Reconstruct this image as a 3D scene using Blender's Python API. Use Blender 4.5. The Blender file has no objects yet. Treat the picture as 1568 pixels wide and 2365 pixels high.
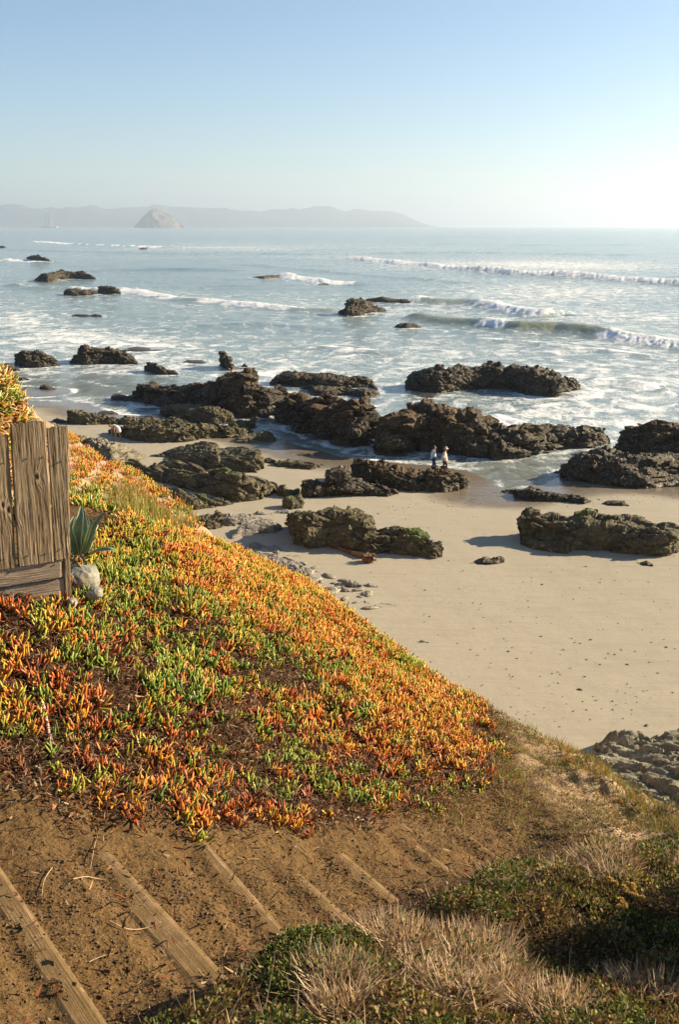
import bpy, math, random
import numpy as np
from math import radians, sin, cos, tan, pi
from mathutils import Vector, Matrix

# ------------------------------------------------------------------ camera, sky, sun, exposure
EYE = 15.6                       # eye height above the water
F_ = 2298.0                      # focal length in the units of a 1568 x 2365 picture
CX, CY = 784.0, 1182.5
HORIZ = 520.0                    # eye level line
PITCH = math.atan((CY - HORIZ) / F_)
SUN_AZ, SUN_EL = radians(74), radians(23)      # azimuth clockwise from +Y
scene = bpy.context.scene
cam_d = bpy.data.cameras.new('camera')
cam = bpy.data.objects.new('camera', cam_d)
scene.collection.objects.link(cam)
cam.location = (0, 0, EYE)
cam.rotation_euler = (pi / 2 - PITCH, 0, 0)
cam_d.sensor_fit = 'VERTICAL'
cam_d.sensor_height = 36.0
cam_d.lens = 36.0 * F_ / 2365.0
cam_d.clip_start = 0.05
cam_d.clip_end = 200000
scene.camera = cam
scene.render.resolution_x, scene.render.resolution_y = 680, 1024
scene.render.engine = 'CYCLES'
scene.cycles.use_denoising = True
scene.cycles.max_bounces = 6
scene.cycles.diffuse_bounces = 2
scene.cycles.glossy_bounces = 2
scene.cycles.transmission_bounces = 2
scene.cycles.volume_bounces = 1
scene.cycles.transparent_max_bounces = 8
scene.cycles.caustics_reflective = False
scene.cycles.caustics_refractive = False
scene.view_settings.view_transform = 'Standard'
scene.view_settings.look = 'None'
scene.view_settings.exposure = 1.62
scene.view_settings.gamma = 1.0

world = bpy.data.worlds.new('World')
scene.world = world
world.use_nodes = True
wn = world.node_tree.nodes; wl = world.node_tree.links
bg = wn['Background']
sky = wn.new('ShaderNodeTexSky')
sky.sky_type = 'NISHITA'
sky.sun_disc = False
sky.sun_elevation = SUN_EL
sky.sun_rotation = SUN_AZ
sky.altitude = 0
sky.air_density = 1.0
sky.dust_density = 0.0
sky.ozone_density = 3.6
wl.new(sky.outputs[0], bg.inputs[0])
bg.inputs[1].default_value = 0.050

sun_d = bpy.data.lights.new('sun', 'SUN')
sun_d.energy = 5.0
sun_d.angle = radians(0.5)
sun_d.color = (1.0, 0.81, 0.56)
sun = bpy.data.objects.new('sun', sun_d)
scene.collection.objects.link(sun)
sv = Vector((sin(SUN_AZ) * cos(SUN_EL), cos(SUN_AZ) * cos(SUN_EL), sin(SUN_EL)))
sun.rotation_euler = (-sv).to_track_quat('-Z', 'Y').to_euler()

random.seed(4)
RNG = np.random.default_rng(7)

# ------------------------------------------------------------------ picture <-> world
CP, SP = cos(PITCH), sin(PITCH)
def ray(px, py):
    px = np.asarray(px, float); py = np.asarray(py, float)
    u = (px - CX) / F_; v = -(py - CY) / F_
    return u, CP + v * SP, -SP + v * CP
def at(px, py, fwd):
    u, y, z = ray(px, py)
    s = fwd / y
    return np.stack([u * s, y * s, EYE + z * s], -1)
def atz(px, py, z):                      # ray meets level z (absolute)
    u, y, w = ray(px, py)
    s = (z - EYE) / w
    return np.stack([u * s, y * s, EYE + w * s], -1)
def proj(x, y, z):
    zr = z - EYE
    dep = y * CP - zr * SP
    up = y * SP + zr * CP
    dep = np.maximum(dep, 1e-3)
    return CX + F_ * x / dep, CY - F_ * up / dep

# ------------------------------------------------------------------ numpy noise
def _hash(ix, iy, iz, seed):
    h = (ix.astype(np.int64) * 374761393 + iy.astype(np.int64) * 668265263 + iz.astype(np.int64) * 2147483647 + seed * 1274126177) & 0xFFFFFFFF
    h = ((h ^ (h >> 13)) * 1274126177) & 0xFFFFFFFF
    h = ((h ^ (h >> 16)) * 2246822519) & 0xFFFFFFFF
    return ((h ^ (h >> 15)) & 0xFFFFFF).astype(np.float64) / 0xFFFFFF
def vnoise(p, seed=0):                   # value noise -1..1, p (n,3)
    i = np.floor(p).astype(np.int64); f = p - i
    f = f * f * f * (f * (f * 6 - 15) + 10)
    r = 0
    for dx in (0, 1):
        wx = f[:, 0] if dx else 1 - f[:, 0]
        for dy in (0, 1):
            wy = f[:, 1] if dy else 1 - f[:, 1]
            for dz in (0, 1):
                wz = f[:, 2] if dz else 1 - f[:, 2]
                r = r + wx * wy * wz * _hash(i[:, 0] + dx, i[:, 1] + dy, i[:, 2] + dz, seed)
    return r * 2 - 1
def fbm(p, octv=4, seed=0, gain=.5):
    a = 1.0; r = 0; t = 0
    q = p.copy()
    for k in range(octv):
        r = r + a * vnoise(q, seed + k * 17); t += a
        a *= gain; q = q * 2.03 + 11.7
    return r / t
def fbm2(x, y, scale, octv=4, seed=0, gain=.5):
    sh = np.shape(x)
    p = np.stack([np.ravel(x) / scale, np.ravel(y) / scale, np.full(np.size(x), seed * 3.7)], -1)
    return fbm(p, octv, seed, gain).reshape(sh)
def worley(p, seed=0):                   # F1, F2, and a tilted facet value per cell
    i = np.floor(p).astype(np.int64)
    n = len(p)
    f1 = np.full(n, 9.0); f2 = np.full(n, 9.0); fac = np.zeros(n)
    for dx in (-1, 0, 1):
        for dy in (-1, 0, 1):
            for dz in (-1, 0, 1):
                a, b, c = i[:, 0] + dx, i[:, 1] + dy, i[:, 2] + dz
                q = np.stack([a + _hash(a, b, c, seed), b + _hash(a, b, c, seed + 1), c + _hash(a, b, c, seed + 2)], -1)
                d = p - q
                r = np.sqrt((d * d).sum(1))
                t = np.stack([_hash(a, b, c, seed + 3), _hash(a, b, c, seed + 4), _hash(a, b, c, seed + 5)], -1) * 2 - 1
                v = (d * t).sum(1) * 1.1 + (_hash(a, b, c, seed + 6) * 2 - 1) * .55
                m = r < f1
                f2 = np.where(m, f1, np.minimum(f2, r))
                fac = np.where(m, v, fac)
                f1 = np.where(m, r, f1)
    return f1, f2, fac
def sstep(a, b, x):
    t = np.clip((x - a) / (b - a), 0, 1)
    return t * t * (3 - 2 * t)
def seg_dist(x, y, pts, closed=False):   # distance to a polyline, and signed side of the nearest segment
    pts = [tuple(p) for p in pts]
    if closed: pts = pts + [pts[0]]
    best = np.full(np.shape(x), 1e9); side = np.zeros(np.shape(x)); par = np.zeros(np.shape(x))
    for k in range(len(pts) - 1):
        ax, ay = pts[k][:2]; bx, by = pts[k + 1][:2]
        ex, ey = bx - ax, by - ay; L2 = ex * ex + ey * ey + 1e-12
        t = np.clip(((x - ax) * ex + (y - ay) * ey) / L2, 0, 1)
        dx, dy = x - ax - t * ex, y - ay - t * ey
        d = np.hypot(dx, dy)
        s = (ex * (y - ay) - ey * (x - ax))
        m = d < best
        best = np.where(m, d, best); side = np.where(m, s, side); par = np.where(m, k + t, par)
    return best, side, par
def inside(x, y, poly):
    r = np.zeros(np.shape(x), bool); n = len(poly)
    for k in range(n):
        x1, y1 = poly[k][:2]; x2, y2 = poly[(k + 1) % n][:2]
        c = ((y1 > y) != (y2 > y)) & (x < (x2 - x1) * (y - y1) / ((y2 - y1) + 1e-12) + x1)
        r ^= c
    return r

# ------------------------------------------------------------------ object helpers
COL = scene.collection
def mesh_from(name, verts, faces, mat=None, smooth=True, cols=None, attrs=None):
    verts = np.ascontiguousarray(verts, dtype=np.float32)
    me = bpy.data.meshes.new(name)
    if isinstance(faces, (list, tuple)) and len(faces) and isinstance(faces[0], np.ndarray):
        fl = faces
    else:
        fl = [np.asarray(faces)]
    me.vertices.add(len(verts)); me.vertices.foreach_set('co', verts.ravel())
    tot = sum(f.size for f in fl); nf = sum(len(f) for f in fl)
    me.loops.add(tot); me.polygons.add(nf)
    me.loops.foreach_set('vertex_index', np.concatenate([f.ravel() for f in fl]).astype(np.int32))
    st = []; o = 0
    for f in fl:
        k = f.shape[1]; st.append(o + np.arange(len(f)) * k); o += f.size
    me.polygons.foreach_set('loop_start', np.concatenate(st).astype(np.int32))
    me.update(calc_edges=True)
    me.polygons.foreach_set('use_smooth', np.full(nf, smooth))
    if cols is not None:
        a = me.color_attributes.new('Col', 'FLOAT_COLOR', 'POINT')
        c = np.ones((len(verts), 4), np.float32); c[:, :3] = cols
        a.data.foreach_set('color', c.ravel())
    for k, v in (attrs or {}).items():
        a = me.attributes.new(k, 'FLOAT', 'POINT')
        a.data.foreach_set('value', np.asarray(v, np.float32).ravel())
    if mat: me.materials.append(mat)
    return me
def obj(name, me, parent=None, loc=None):
    o = bpy.data.objects.new(name, me); COL.objects.link(o)
    if loc is not None: o.location = loc
    if parent: o.parent = parent
    return o
def tag(o, label=None, cat=None, group=None, kind=None):
    if label: o['label'] = label
    if cat: o['category'] = cat
    if group: o['group'] = group
    if kind: o['kind'] = kind
    return o
def empty(name, loc=(0, 0, 0)):
    o = bpy.data.objects.new(name, None); COL.objects.link(o); o.location = loc
    o.empty_display_size = .1
    return o
def recenter(me, origin):
    n = len(me.vertices); c = np.empty(n * 3, np.float32); me.vertices.foreach_get('co', c)
    c = c.reshape(-1, 3) - np.asarray(origin, np.float32)
    me.vertices.foreach_set('co', c.ravel()); me.update()
def grid_faces(nu, nv, wrap=False):      # vertex index = i*nv + j
    i = np.arange(nu - 1)[:, None]; j = np.arange(nv if wrap else nv - 1)[None, :]
    a = i * nv + j; b = i * nv + (j + 1) % nv
    return np.stack([a, b, b + nv, a + nv], -1).reshape(-1, 4)

# ------------------------------------------------------------------ material helpers
class NT:
    def __init__(self, name, rough=.8, spec=.3):
        self.m = bpy.data.materials.new(name); self.m.use_nodes = True
        self.t = self.m.node_tree; self.n = self.t.nodes; self.l = self.t.links
        self.p = self.n['Principled BSDF']
        self.p.inputs['Roughness'].default_value = rough
        self.p.inputs['Specular IOR Level'].default_value = spec
        self.out = self.n['Material Output']
    def new(self, t, **k):
        n = self.n.new(t)
        for a, b in k.items(): setattr(n, a, b)
        return n
    def set(self, sock, v):
        if isinstance(v, bpy.types.NodeSocket): self.l.new(v, sock)
        elif isinstance(v, (tuple, list)) and len(v) == 3 and sock.type == 'RGBA': sock.default_value = (*v, 1)
        else: sock.default_value = v
    def noise(self, scale, detail=4, rough=.55, vec=None, dist=0, stretch=None):
        n = self.new('ShaderNodeTexNoise')
        n.inputs['Scale'].default_value = scale; n.inputs['Detail'].default_value = detail
        n.inputs['Roughness'].default_value = rough; n.inputs['Distortion'].default_value = dist
        self.l.new(self.coord(stretch) if vec is None else vec, n.inputs['Vector'])
        return n.outputs[0]
    def coord(self, stretch=None, kind='Object'):
        c = self.new('ShaderNodeTexCoord').outputs[kind]
        if stretch:
            mp = self.new('ShaderNodeMapping'); mp.inputs['Scale'].default_value = stretch
            self.l.new(c, mp.inputs['Vector']); return mp.outputs[0]
        return c
    def voro(self, scale, feature='F1', vec=None, out=0, rnd=1):
        n = self.new('ShaderNodeTexVoronoi', feature=feature)
        n.inputs['Scale'].default_value = scale; n.inputs['Randomness'].default_value = rnd
        self.l.new(self.coord() if vec is None else vec, n.inputs['Vector'])
        return n.outputs[out]
    def ramp(self, v, stops, interp='LINEAR'):
        n = self.new('ShaderNodeValToRGB'); n.color_ramp.interpolation = interp
        e = n.color_ramp.elements
        while len(e) < len(stops): e.new(.5)
        for k, (p, c) in enumerate(stops):
            e[k].position = p
            e[k].color = (c, c, c, 1) if not isinstance(c, (tuple, list)) else (*c, 1)
        self.l.new(v, n.inputs[0]); return n.outputs[0]
    def math(self, op, a, b=0.0, clamp=False):
        n = self.new('ShaderNodeMath', operation=op); n.use_clamp = clamp
        self.set(n.inputs[0], a); self.set(n.inputs[1], b); return n.outputs[0]
    def mix(self, f, a, b, blend='MIX'):
        n = self.new('ShaderNodeMix', data_type='RGBA', blend_type=blend)
        self.set(n.inputs[0], f); self.set(n.inputs[6], a); self.set(n.inputs[7], b)
        return n.outputs[2]
    def attr(self, name, out='Fac'):
        return self.new('ShaderNodeAttribute', attribute_name=name).outputs[out]
    def bump(self, h, strength=.5, dist=.05, prev=None):
        n = self.new('ShaderNodeBump'); n.inputs['Strength'].default_value = strength
        n.inputs['Distance'].default_value = dist
        self.l.new(h, n.inputs['Height'])
        if prev is not None: self.l.new(prev, n.inputs['Normal'])
        return n.outputs[0]
    def base(self, v): self.set(self.p.inputs['Base Color'], v)
    def normal(self, v): self.l.new(v, self.p.inputs['Normal'])
# ------------------------------------------------------------------ shoreline and beach
CROPS = {0: (1, 0, 0), 1: (.5, 0, 439), 2: (.5, 784, 564.5), 3: (.5, 0, 752.7), 4: (.5, 784, 815.4), 5: (.36, 0, 940.8),
         6: (.64, 564.5, 1066), 7: (.32, 439, 1129), 8: (.3, 250.9, 1003.5), 9: (.2, 564.5, 784), 10: (.28, 690, 1034.9), 11: (.16, 1317, 1630.7)}
def cv(crop, pts):
    s, ox, oy = CROPS[crop]
    return [(p[0] * s + ox, p[1] * s + oy) for p in pts]
shore_px = [(-900, 925), (-200, 926), (30, 927), (80, 926), (130, 928), (200, 931), (228, 945), (262, 958), (330, 961), (420, 972), (520, 990), (640, 1014), (700, 1033),
            (784, 1055), (864, 1066), (1000, 1076), (1075, 1088), (1100, 1098), (1135, 1112), (1152, 1135), (1215, 1128), (1262, 1118), (1294, 1100), (1340, 1100), (1568, 1120), (2500, 1120)]
shore_w = [tuple(atz(a, b, 0.0)[:2]) for a, b in shore_px]
sea_poly = shore_w + [(400, 900), (-400, 900)]
bar_a = [tuple(atz(a, b, 0.0)[:2]) for a, b in [(-400, 903), (0, 903), (40, 904), (92, 906)]]
def beach_h(x, y):
    d, s, _ = seg_dist(x, y, shore_w)
    sea = inside(x, y, sea_poly)
    w = fbm2(x, y, 9, 3, 5) * .6
    land = .045 * np.minimum(d, 6) + .018 * np.maximum(d - 6, 0) + .06 * fbm2(x, y, 14, 3, 9) * np.minimum(d / 8, 1)
    wat = -.03 * np.minimum(d, 40) - .03 * np.maximum(d - 8, 0)
    h = np.where(sea, np.maximum(wat, -4), land)
    db, _, _ = seg_dist(x, y, bar_a)
    h = np.where(sea, np.maximum(h, .10 - db * .035), h)
    return h
_bx = np.linspace(-90, 110, 401); _by = np.linspace(8, 170, 325)
_BX, _BY = np.meshgrid(_bx, _by, indexing='ij')
_BH = beach_h(_BX, _BY)
def zbeach(x, y):
    x = np.asarray(x, float); y = np.asarray(y, float)
    fx = np.clip((x + 90) / .5, 0, 399.999); fy = np.clip((y - 8) / .5, 0, 323.999)
    i = fx.astype(int); j = fy.astype(int); a = fx - i; b = fy - j
    return _BH[i, j] * (1 - a) * (1 - b) + _BH[i + 1, j] * a * (1 - b) + _BH[i, j + 1] * (1 - a) * b + _BH[i + 1, j + 1] * a * b
def ground_hit(px, py, floor=0.0):       # where the ray meets sand or water
    p = atz(px, py, np.zeros(np.shape(px)))
    for _ in range(5):
        z = np.maximum(zbeach(p[..., 0], p[..., 1]), floor)
        p = atz(px, py, z)
    return p

def sand_mat():
    m = NT('sand', .9, .25)
    wet = m.attr('wet')
    n1 = m.noise(.35, 5, .6); n2 = m.noise(6, 4, .6); n3 = m.noise(55, 3, .7)
    dry = m.mix(n1, (.290, .262, .196), (.335, .303, .230))
    dry = m.mix(m.ramp(n2, [(.35, 0), (.7, .35)]), dry, (.265, .235, .172))
    dry = m.mix(m.ramp(n3, [(.3, .5), (.55, 0)]), dry, (.21, .185, .135))
    streak = m.noise(1.3, 4, .6, m.coord((.25, 1.6, 1)))
    dry = m.mix(m.ramp(streak, [(.52, 0), (.66, .28)]), dry, (.235, .207, .15))
    spots = m.voro(1.7, 'F1')
    dry = m.mix(m.ramp(spots, [(.03, .7), (.07, 0)]), dry, (.13, .09, .06))
    w2 = m.math('ADD', wet, m.math('MULTIPLY', m.math('SUBTRACT', n1, .5), .7), True)
    wc = m.mix(m.ramp(w2, [(.25, 0), (.6, 1)]), dry, (.15, .125, .090))
    m.base(wc)
    m.set(m.p.inputs['Roughness'], m.ramp(w2, [(.35, .9), (.7, .35), (.95, .1)]))
    b = m.bump(n2, .22, .03)
    b = m.bump(m.noise(.9, 3, .5), .35, .09, b)
    b = m.bump(streak, .45, .06, b)
    m.normal(m.bump(n3, .35, .008, b))
    return m.m
M_SAND = sand_mat()
bx = np.concatenate([np.linspace(-900, -91, 14), np.linspace(-90, 100, 520), np.linspace(101, 900, 14)])
by = np.concatenate([np.linspace(-200, 7, 10), np.linspace(8, 80, 400), np.linspace(80.5, 170, 150)])
X, Y = np.meshgrid(bx, by, indexing='ij')
H = zbeach(X, Y)
inl = (np.abs(X) < 91) & (Y > 8)
H = H + np.where(inl, .012 * fbm2(X, Y, 1.1, 3, 21) * sstep(.05, .3, H), 0)
WET = 1 - sstep(.03, .36, H)
o = obj('beach_sand', mesh_from('beach_sand', np.stack([X, Y, H], -1).reshape(-1, 3), grid_faces(len(bx), len(by))[:, ::-1], M_SAND, True, attrs={'wet': WET.ravel()}))
tag(o, kind='structure')

# ------------------------------------------------------------------ the bluff
Zr = lambda z: EYE + z
ctrl = []
def C(px, py, fwd): ctrl.append(tuple(at(px, py, fwd)))
def CW(x, y, z): ctrl.append((x, y, EYE + z))
TIMB = [((-110, 1850), (262, 2400), -2.42), ((235, 1955), (524, 2264), -2.58), ((468, 1942), (668, 2168), -2.75), ((650, 1985), (812, 2128), -2.93),
        ((775, 1958), (918, 2078), -3.12), ((925, 1925), (1062, 2026), -3.35), ((1060, 1912), (1150, 1982), -3.58)]
for a, b, z in TIMB:
    for t in (0, .5, 1):
        ctrl.append(tuple(atz(a[0] + (b[0] - a[0]) * t, a[1] + (b[1] - a[1]) * t, EYE + z)))
HILL = [(1568, 1915), (1400, 1917), (1250, 1945), (1130, 1998), (1000, 2058), (850, 2112), (670, 2168), (540, 2262), (410, 2365), (1200, 2100), (1400, 2180), (1568, 2150)]
for p in [(0, 1420, 5.6), (160, 1400, 5.95), (0, 1600, 4.85), (0, 1800, 4.05), (300, 1700, 4.8), (300, 1850, 4.15), (300, 1500, 6.0), (300, 1350, 7.1), (190, 1285, 7.3),
          (330, 1230, 8.2), (440, 1270, 9.0), (560, 1318, 9.6), (700, 1372, 10.0), (850, 1475, 9.3), (980, 1590, 8.6), (1080, 1624, 8.2),
          (1200, 1680, 7.8), (1350, 1775, 7.3), (1568, 1905, 6.6), (600, 1500, 7.2), (600, 1650, 6.0), (600, 1800, 5.0), (600, 1900, 4.45), (900, 1700, 6.4),
          (900, 1850, 5.4), (850, 1580, 7.7), (1100, 1750, 6.8), (1100, 1870, 5.9), (1300, 1850, 6.2), (450, 1600, 5.6), (450, 1800, 4.7), (450, 1400, 7.0),
          (1568, 1915, 4.6), (1400, 1917, 4.5), (1250, 1945, 4.35), (1130, 1998, 3.95), (1000, 2058, 3.55), (850, 2112, 3.2), (670, 2168, 2.85), (540, 2262, 2.55), (410, 2365, 2.25),
          (784, 2365, 2.1), (784, 2250, 2.5), (1000, 2200, 2.85), (1200, 2260, 2.6), (1200, 2100, 3.35), (1400, 2180, 3.1), (1568, 2365, 2.15), (1568, 2150, 3.2), (1300, 2365, 2.15),
          (1000, 2365, 2.1),
          (160, 1012, 22), (300, 1092, 19), (440, 1196, 15.5), (200, 1200, 11), (200, 1110, 15.5), (330, 1190, 11.5), (400, 1222, 11), (250, 1150, 14)]:
    C(*p)
    if p[2] < 5 and (p[1] >= 2200 or p[:2] in HILL): ctrl[-1] = (ctrl[-1][0], ctrl[-1][1], ctrl[-1][2] - (.17 if p[0] > 1220 else .11 if p[0] > 900 else .05))
for p in [(0, 0, -1.65), (-3, 0, -1.6), (3, 0, -1.8), (-6, 3, -1.9), (-6, 7, -2.0), (-9, 8, -1.9), (-14, 14, -2.5), (-10, 20, -3.2), (-14, 28, -3.5), (-20, 10, -2),
          (5, 0, -2.4), (3.2, 2.5, -2.5), (3, 4.5, -3.2), (4, -6, -2), (-6, -6, -1.6), (-12, 0, -1.7), (8, 6, -5), (6, 12, -5.5), (1, 15, -5), (-3, 22, -6), (-1.25, 12.1, -4.2), (-.8, 12.8, -4.6)]:
    CW(*p)
ctrl = np.array(ctrl)
def _U(r2): return np.where(r2 > 1e-9, .5 * r2 * np.log(np.maximum(r2, 1e-9)), 0)
_cx = ctrl[:, :2]; n_ = len(ctrl)
_K = _U(((_cx[:, None] - _cx[None]) ** 2).sum(-1)) + np.eye(n_) * .02
_P = np.hstack([np.ones((n_, 1)), _cx])
_A = np.block([[_K, _P], [_P.T, np.zeros((3, 3))]])
_sol = np.linalg.solve(_A, np.concatenate([ctrl[:, 2], np.zeros(3)]))
edge = [(-16, 36), (-9.5, 28), (-6.1, 22), (-4.15, 19), (-2.5, 15.6), (-1.55, 12.0), (-.42, 10.0), (.8, 8.7), (2.05, 7.35), (2.75, 6.6), (4.2, 5.2), (6.5, 2), (9, -8)]
TW = [(atz(a[0], a[1], EYE + z)[:2], atz(b[0], b[1], EYE + z)[:2], z) for a, b, z in TIMB]
def ground(x, y, detail=True):
    sh = np.shape(x); x = np.ravel(x).astype(float); y = np.ravel(y).astype(float)
    z = _sol[-3] + _sol[-2] * x + _sol[-1] * y
    for k in range(0, len(x), 20000):
        s = slice(k, k + 20000)
        r2 = (x[s, None] - _cx[None, :, 0]) ** 2 + (y[s, None] - _cx[None, :, 1]) ** 2
        z[s] += _U(r2) @ _sol[:n_]
    z = np.clip(z, EYE - 8, EYE - .6)
    # mound behind the fence
    q = np.hypot((x + 4.6) / 1.6, (y - 9.6) / 1.9)
    z = np.maximum(z, EYE - 1.36 - .25 * q ** 2 - 1.5 * sstep(.75, 1.15, q) * q - .12 * np.abs(fbm2(x, y, .5, 3, 3)))
    z = np.where(q > 1.3, np.minimum(z, np.maximum(z, -99)), z)
    # steps
    steps = []
    for a, b, tz in TW:
        ex, ey = b[0] - a[0], b[1] - a[1]; L = math.hypot(ex, ey)
        t = ((x - a[0]) * ex + (y - a[1]) * ey) / L
        d = -((x - a[0]) * ey - (y - a[1]) * ex) / L      # >0: downhill side
        wgt = sstep(-.15, .1, t) * (1 - sstep(L - .02, L + .1, t))
        steps.append((d, t / L, wgt, tz))
        z = z - wgt * .05 * np.where(d > .006, np.exp(-np.maximum(d - .006, 0) / .2), 0) + wgt * .012 * np.where(d <= .012, np.exp(-np.maximum(-d, 0) / .16), 0)
    ed, es, _ = seg_dist(x, y, edge)
    sd = np.where(es > 0, ed, -ed)
    sd = sd + .35 * fbm2(x, y, 1.6, 3, 31)
    rough = 1 + .5 * fbm2(x, y, 3, 2, 8)
    z = z - np.where(sd > 0, 1.15 * sd * rough * sstep(0, 1.0, sd) + .12 * sd ** 2, 0)
    if detail:
        z = z + .045 * fbm2(x, y, .55, 3, 2) + .020 * fbm2(x, y, .12, 4, 4) + .05 * np.maximum(fbm2(x, y, .3, 3, 17), 0) * sstep(4.0, 5.0, y) + .05 * fbm2(x, y, 1.5, 2, 6) * sstep(4, 9, y)
        far = sstep(8, 12, y)
        z = z + far * .22 * fbm2(x * 1.0, y * .55, 1.1, 4, 12)
        near_r = sstep(4.4, 6, y) * sstep(1.3, 2.4, x)
        z = z + near_r * (.20 * fbm2(x, y, .5, 4, 14) + .05 * fbm2(x, y, .14, 3, 15))
    for k, (d, t, wgt, tz) in enumerate(steps):          # soil lies almost flush with each timber, a little over it where it is buried
        cover = .012 * sstep(-.35, .25, fbm2(x, y, .13, 3, 150 + k) - COVER[k](t) - 1.25 * sstep(-.055, -.012, d) * SHOWN[k] - .1)
        flat = EYE + tz - .006 + cover
        f = wgt * sstep(-.22, -.10, d) * (1 - sstep(.004, .014, d))
        z = z * (1 - f) + flat * f
    return z.reshape(sh)
SHOWN = [1, .95, .85, .8, .8, .35, .3]
COVER = [lambda t: .20 + 0 * t, lambda t: -.62 + 1.5 * np.exp(-((t - .66) / .24) ** 2), lambda t: -.6 + 0 * t, lambda t: -.5 + 0 * t, lambda t: -.4 + 0 * t, lambda t: -.6 + 0 * t, lambda t: -.55 + 0 * t]
# side sign check: a point seaward of the edge must give es>0
_t = seg_dist(np.array([3.0]), np.array([12.0]), edge)[1][0]
if _t < 0:
    edge = edge[::-1]
def spaced(parts):
    r = []
    for a, b, s in parts: r.append(np.arange(a, b, s))
    return np.concatenate(r)
gx = spaced([(-60, -14, 2), (-14, -4, .14), (-4, -1.6, .035), (-1.6, 2.6, .016), (2.6, 5, .06), (5, 16, .25), (16, 40, 2)])
gy = spaced([(-20, 0, 1), (0, 1.6, .06), (1.6, 5.2, .016), (5.2, 7.6, .03), (7.6, 11, .05), (11, 24, .09), (24, 50, .6)])
X, Y = np.meshgrid(gx, gy, indexing='ij')
H = ground(X, Y)
_PX, _PY = proj(X, Y, H)
def soil_mat():
    m = NT('soil', .95, .1)
    sandy = m.attr('sandy'); veg_shade = m.attr('veg_shade')
    n1 = m.noise(3, 5, .6); n2 = m.noise(28, 5, .65); n3 = m.noise(120, 3, .7)
    c = m.mix(n1, (.078, .045, .016), (.165, .100, .038))
    c = m.mix(m.ramp(n2, [(.35, .75), (.6, 0)]), c, (.042, .025, .011))
    c = m.mix(m.ramp(n3, [(.5, 0), (.72, .6)]), c, (.26, .175, .09))
    s = m.mix(n1, (.30, .215, .125), (.42, .325, .205))
    s = m.mix(m.ramp(n2, [(.35, .6), (.6, 0)]), s, (.22, .14, .075))
    f = m.math('ADD', sandy, m.math('MULTIPLY', m.math('SUBTRACT', n1, .5), .8), True)
    c = m.mix(m.ramp(f, [(.3, 0), (.65, 1)]), c, s)
    c = m.mix(m.math('MULTIPLY', veg_shade, .75), c, (.022, .013, .007))  # ground under plants darkened: shade in the gaps put into the colour
    m.base(c)
    b = m.bump(n2, .9, .02); b = m.bump(n3, .7, .008, b)
    v = m.voro(45); b = m.bump(v, .5, .01, b)
    m.normal(b)
    return m.m
M_SOIL = soil_mat()
sandy = np.zeros_like(H)
sandy = np.maximum(sandy, sstep(10.5, 13, Y) * .8)
sandy = np.maximum(sandy, sstep(.9, 2.1, X + (Y - 5) * .1) * sstep(4.4, 5.2, Y) * .56)
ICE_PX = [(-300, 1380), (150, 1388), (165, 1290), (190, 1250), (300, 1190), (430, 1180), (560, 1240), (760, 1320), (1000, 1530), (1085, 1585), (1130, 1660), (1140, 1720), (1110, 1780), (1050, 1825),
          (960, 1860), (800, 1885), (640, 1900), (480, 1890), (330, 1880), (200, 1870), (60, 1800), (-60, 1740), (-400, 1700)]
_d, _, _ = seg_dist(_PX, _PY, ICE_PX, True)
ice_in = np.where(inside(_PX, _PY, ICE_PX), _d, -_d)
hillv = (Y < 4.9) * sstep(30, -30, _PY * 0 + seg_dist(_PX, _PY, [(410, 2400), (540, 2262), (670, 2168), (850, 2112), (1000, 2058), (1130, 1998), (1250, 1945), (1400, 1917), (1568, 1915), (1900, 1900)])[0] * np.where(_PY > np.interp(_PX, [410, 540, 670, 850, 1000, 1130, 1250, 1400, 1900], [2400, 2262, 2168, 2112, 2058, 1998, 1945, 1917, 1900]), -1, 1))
veg_shade = sstep(-25, 45, ice_in + 40 * fbm2(X, Y, .4, 3, 77)) * (Y < 10.5)
veg_shade = np.maximum(veg_shade, hillv)
o = obj('bluff_ground', mesh_from('bluff_ground', np.stack([X, Y, H], -1).reshape(-1, 3), grid_faces(len(gx), len(gy))[:, ::-1], M_SOIL, True,
                                  attrs={'sandy': sandy.ravel(), 'veg_shade': veg_shade.ravel()}))
tag(o, kind='structure')
# ------------------------------------------------------------------ rocks
def rock_mat(name, base, dark, hi, weed, algae, scale=1.0, rough=.85):
    m = NT(name, rough, .35)
    W = m.attr('weed'); A = m.attr('algae'); T = m.attr('wetness')
    n1 = m.noise(.7 * scale, 6, .65); n2 = m.noise(4.5 * scale, 6, .7); v = m.voro(3.2 * scale); n3 = m.noise(17 * scale, 4, .7)
    c = m.mix(m.ramp(n1, [(.35, 0), (.65, 1)]), base, dark)
    c = m.mix(m.ramp(n2, [(.54, 0), (.66, .85)]), c, hi)
    c = m.mix(m.ramp(n3, [(.3, .7), (.5, 0)]), c, tuple(x * .35 for x in dark))
    wf = m.math('ADD', W, m.math('MULTIPLY', m.math('SUBTRACT', n2, .5), 1.6), True)
    c = m.mix(m.ramp(wf, [(.40, 0), (.58, .92)]), c, m.mix(n3, weed, tuple(x * .45 for x in weed)))
    af = m.math('ADD', A, m.math('MULTIPLY', m.math('SUBTRACT', n2, .5), 1.8), True)
    c = m.mix(m.ramp(af, [(.55, 0), (.68, .85)]), c, m.mix(n3, algae, tuple(x * .5 for x in algae)))
    c = m.mix(m.math('MULTIPLY', T, .6), c, (.035, .03, .026))
    m.base(c)
    m.set(m.p.inputs['Roughness'], m.math('SUBTRACT', rough, m.math('MULTIPLY', T, .4)))
    b = m.bump(n1, .6, .25 / scale); b = m.bump(n2, 1.0, .16 / scale, b); b = m.bump(v, .8, .12 / scale, b); b = m.bump(n3, .8, .04 / scale, b)
    m.normal(b)
    return m.m
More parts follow.
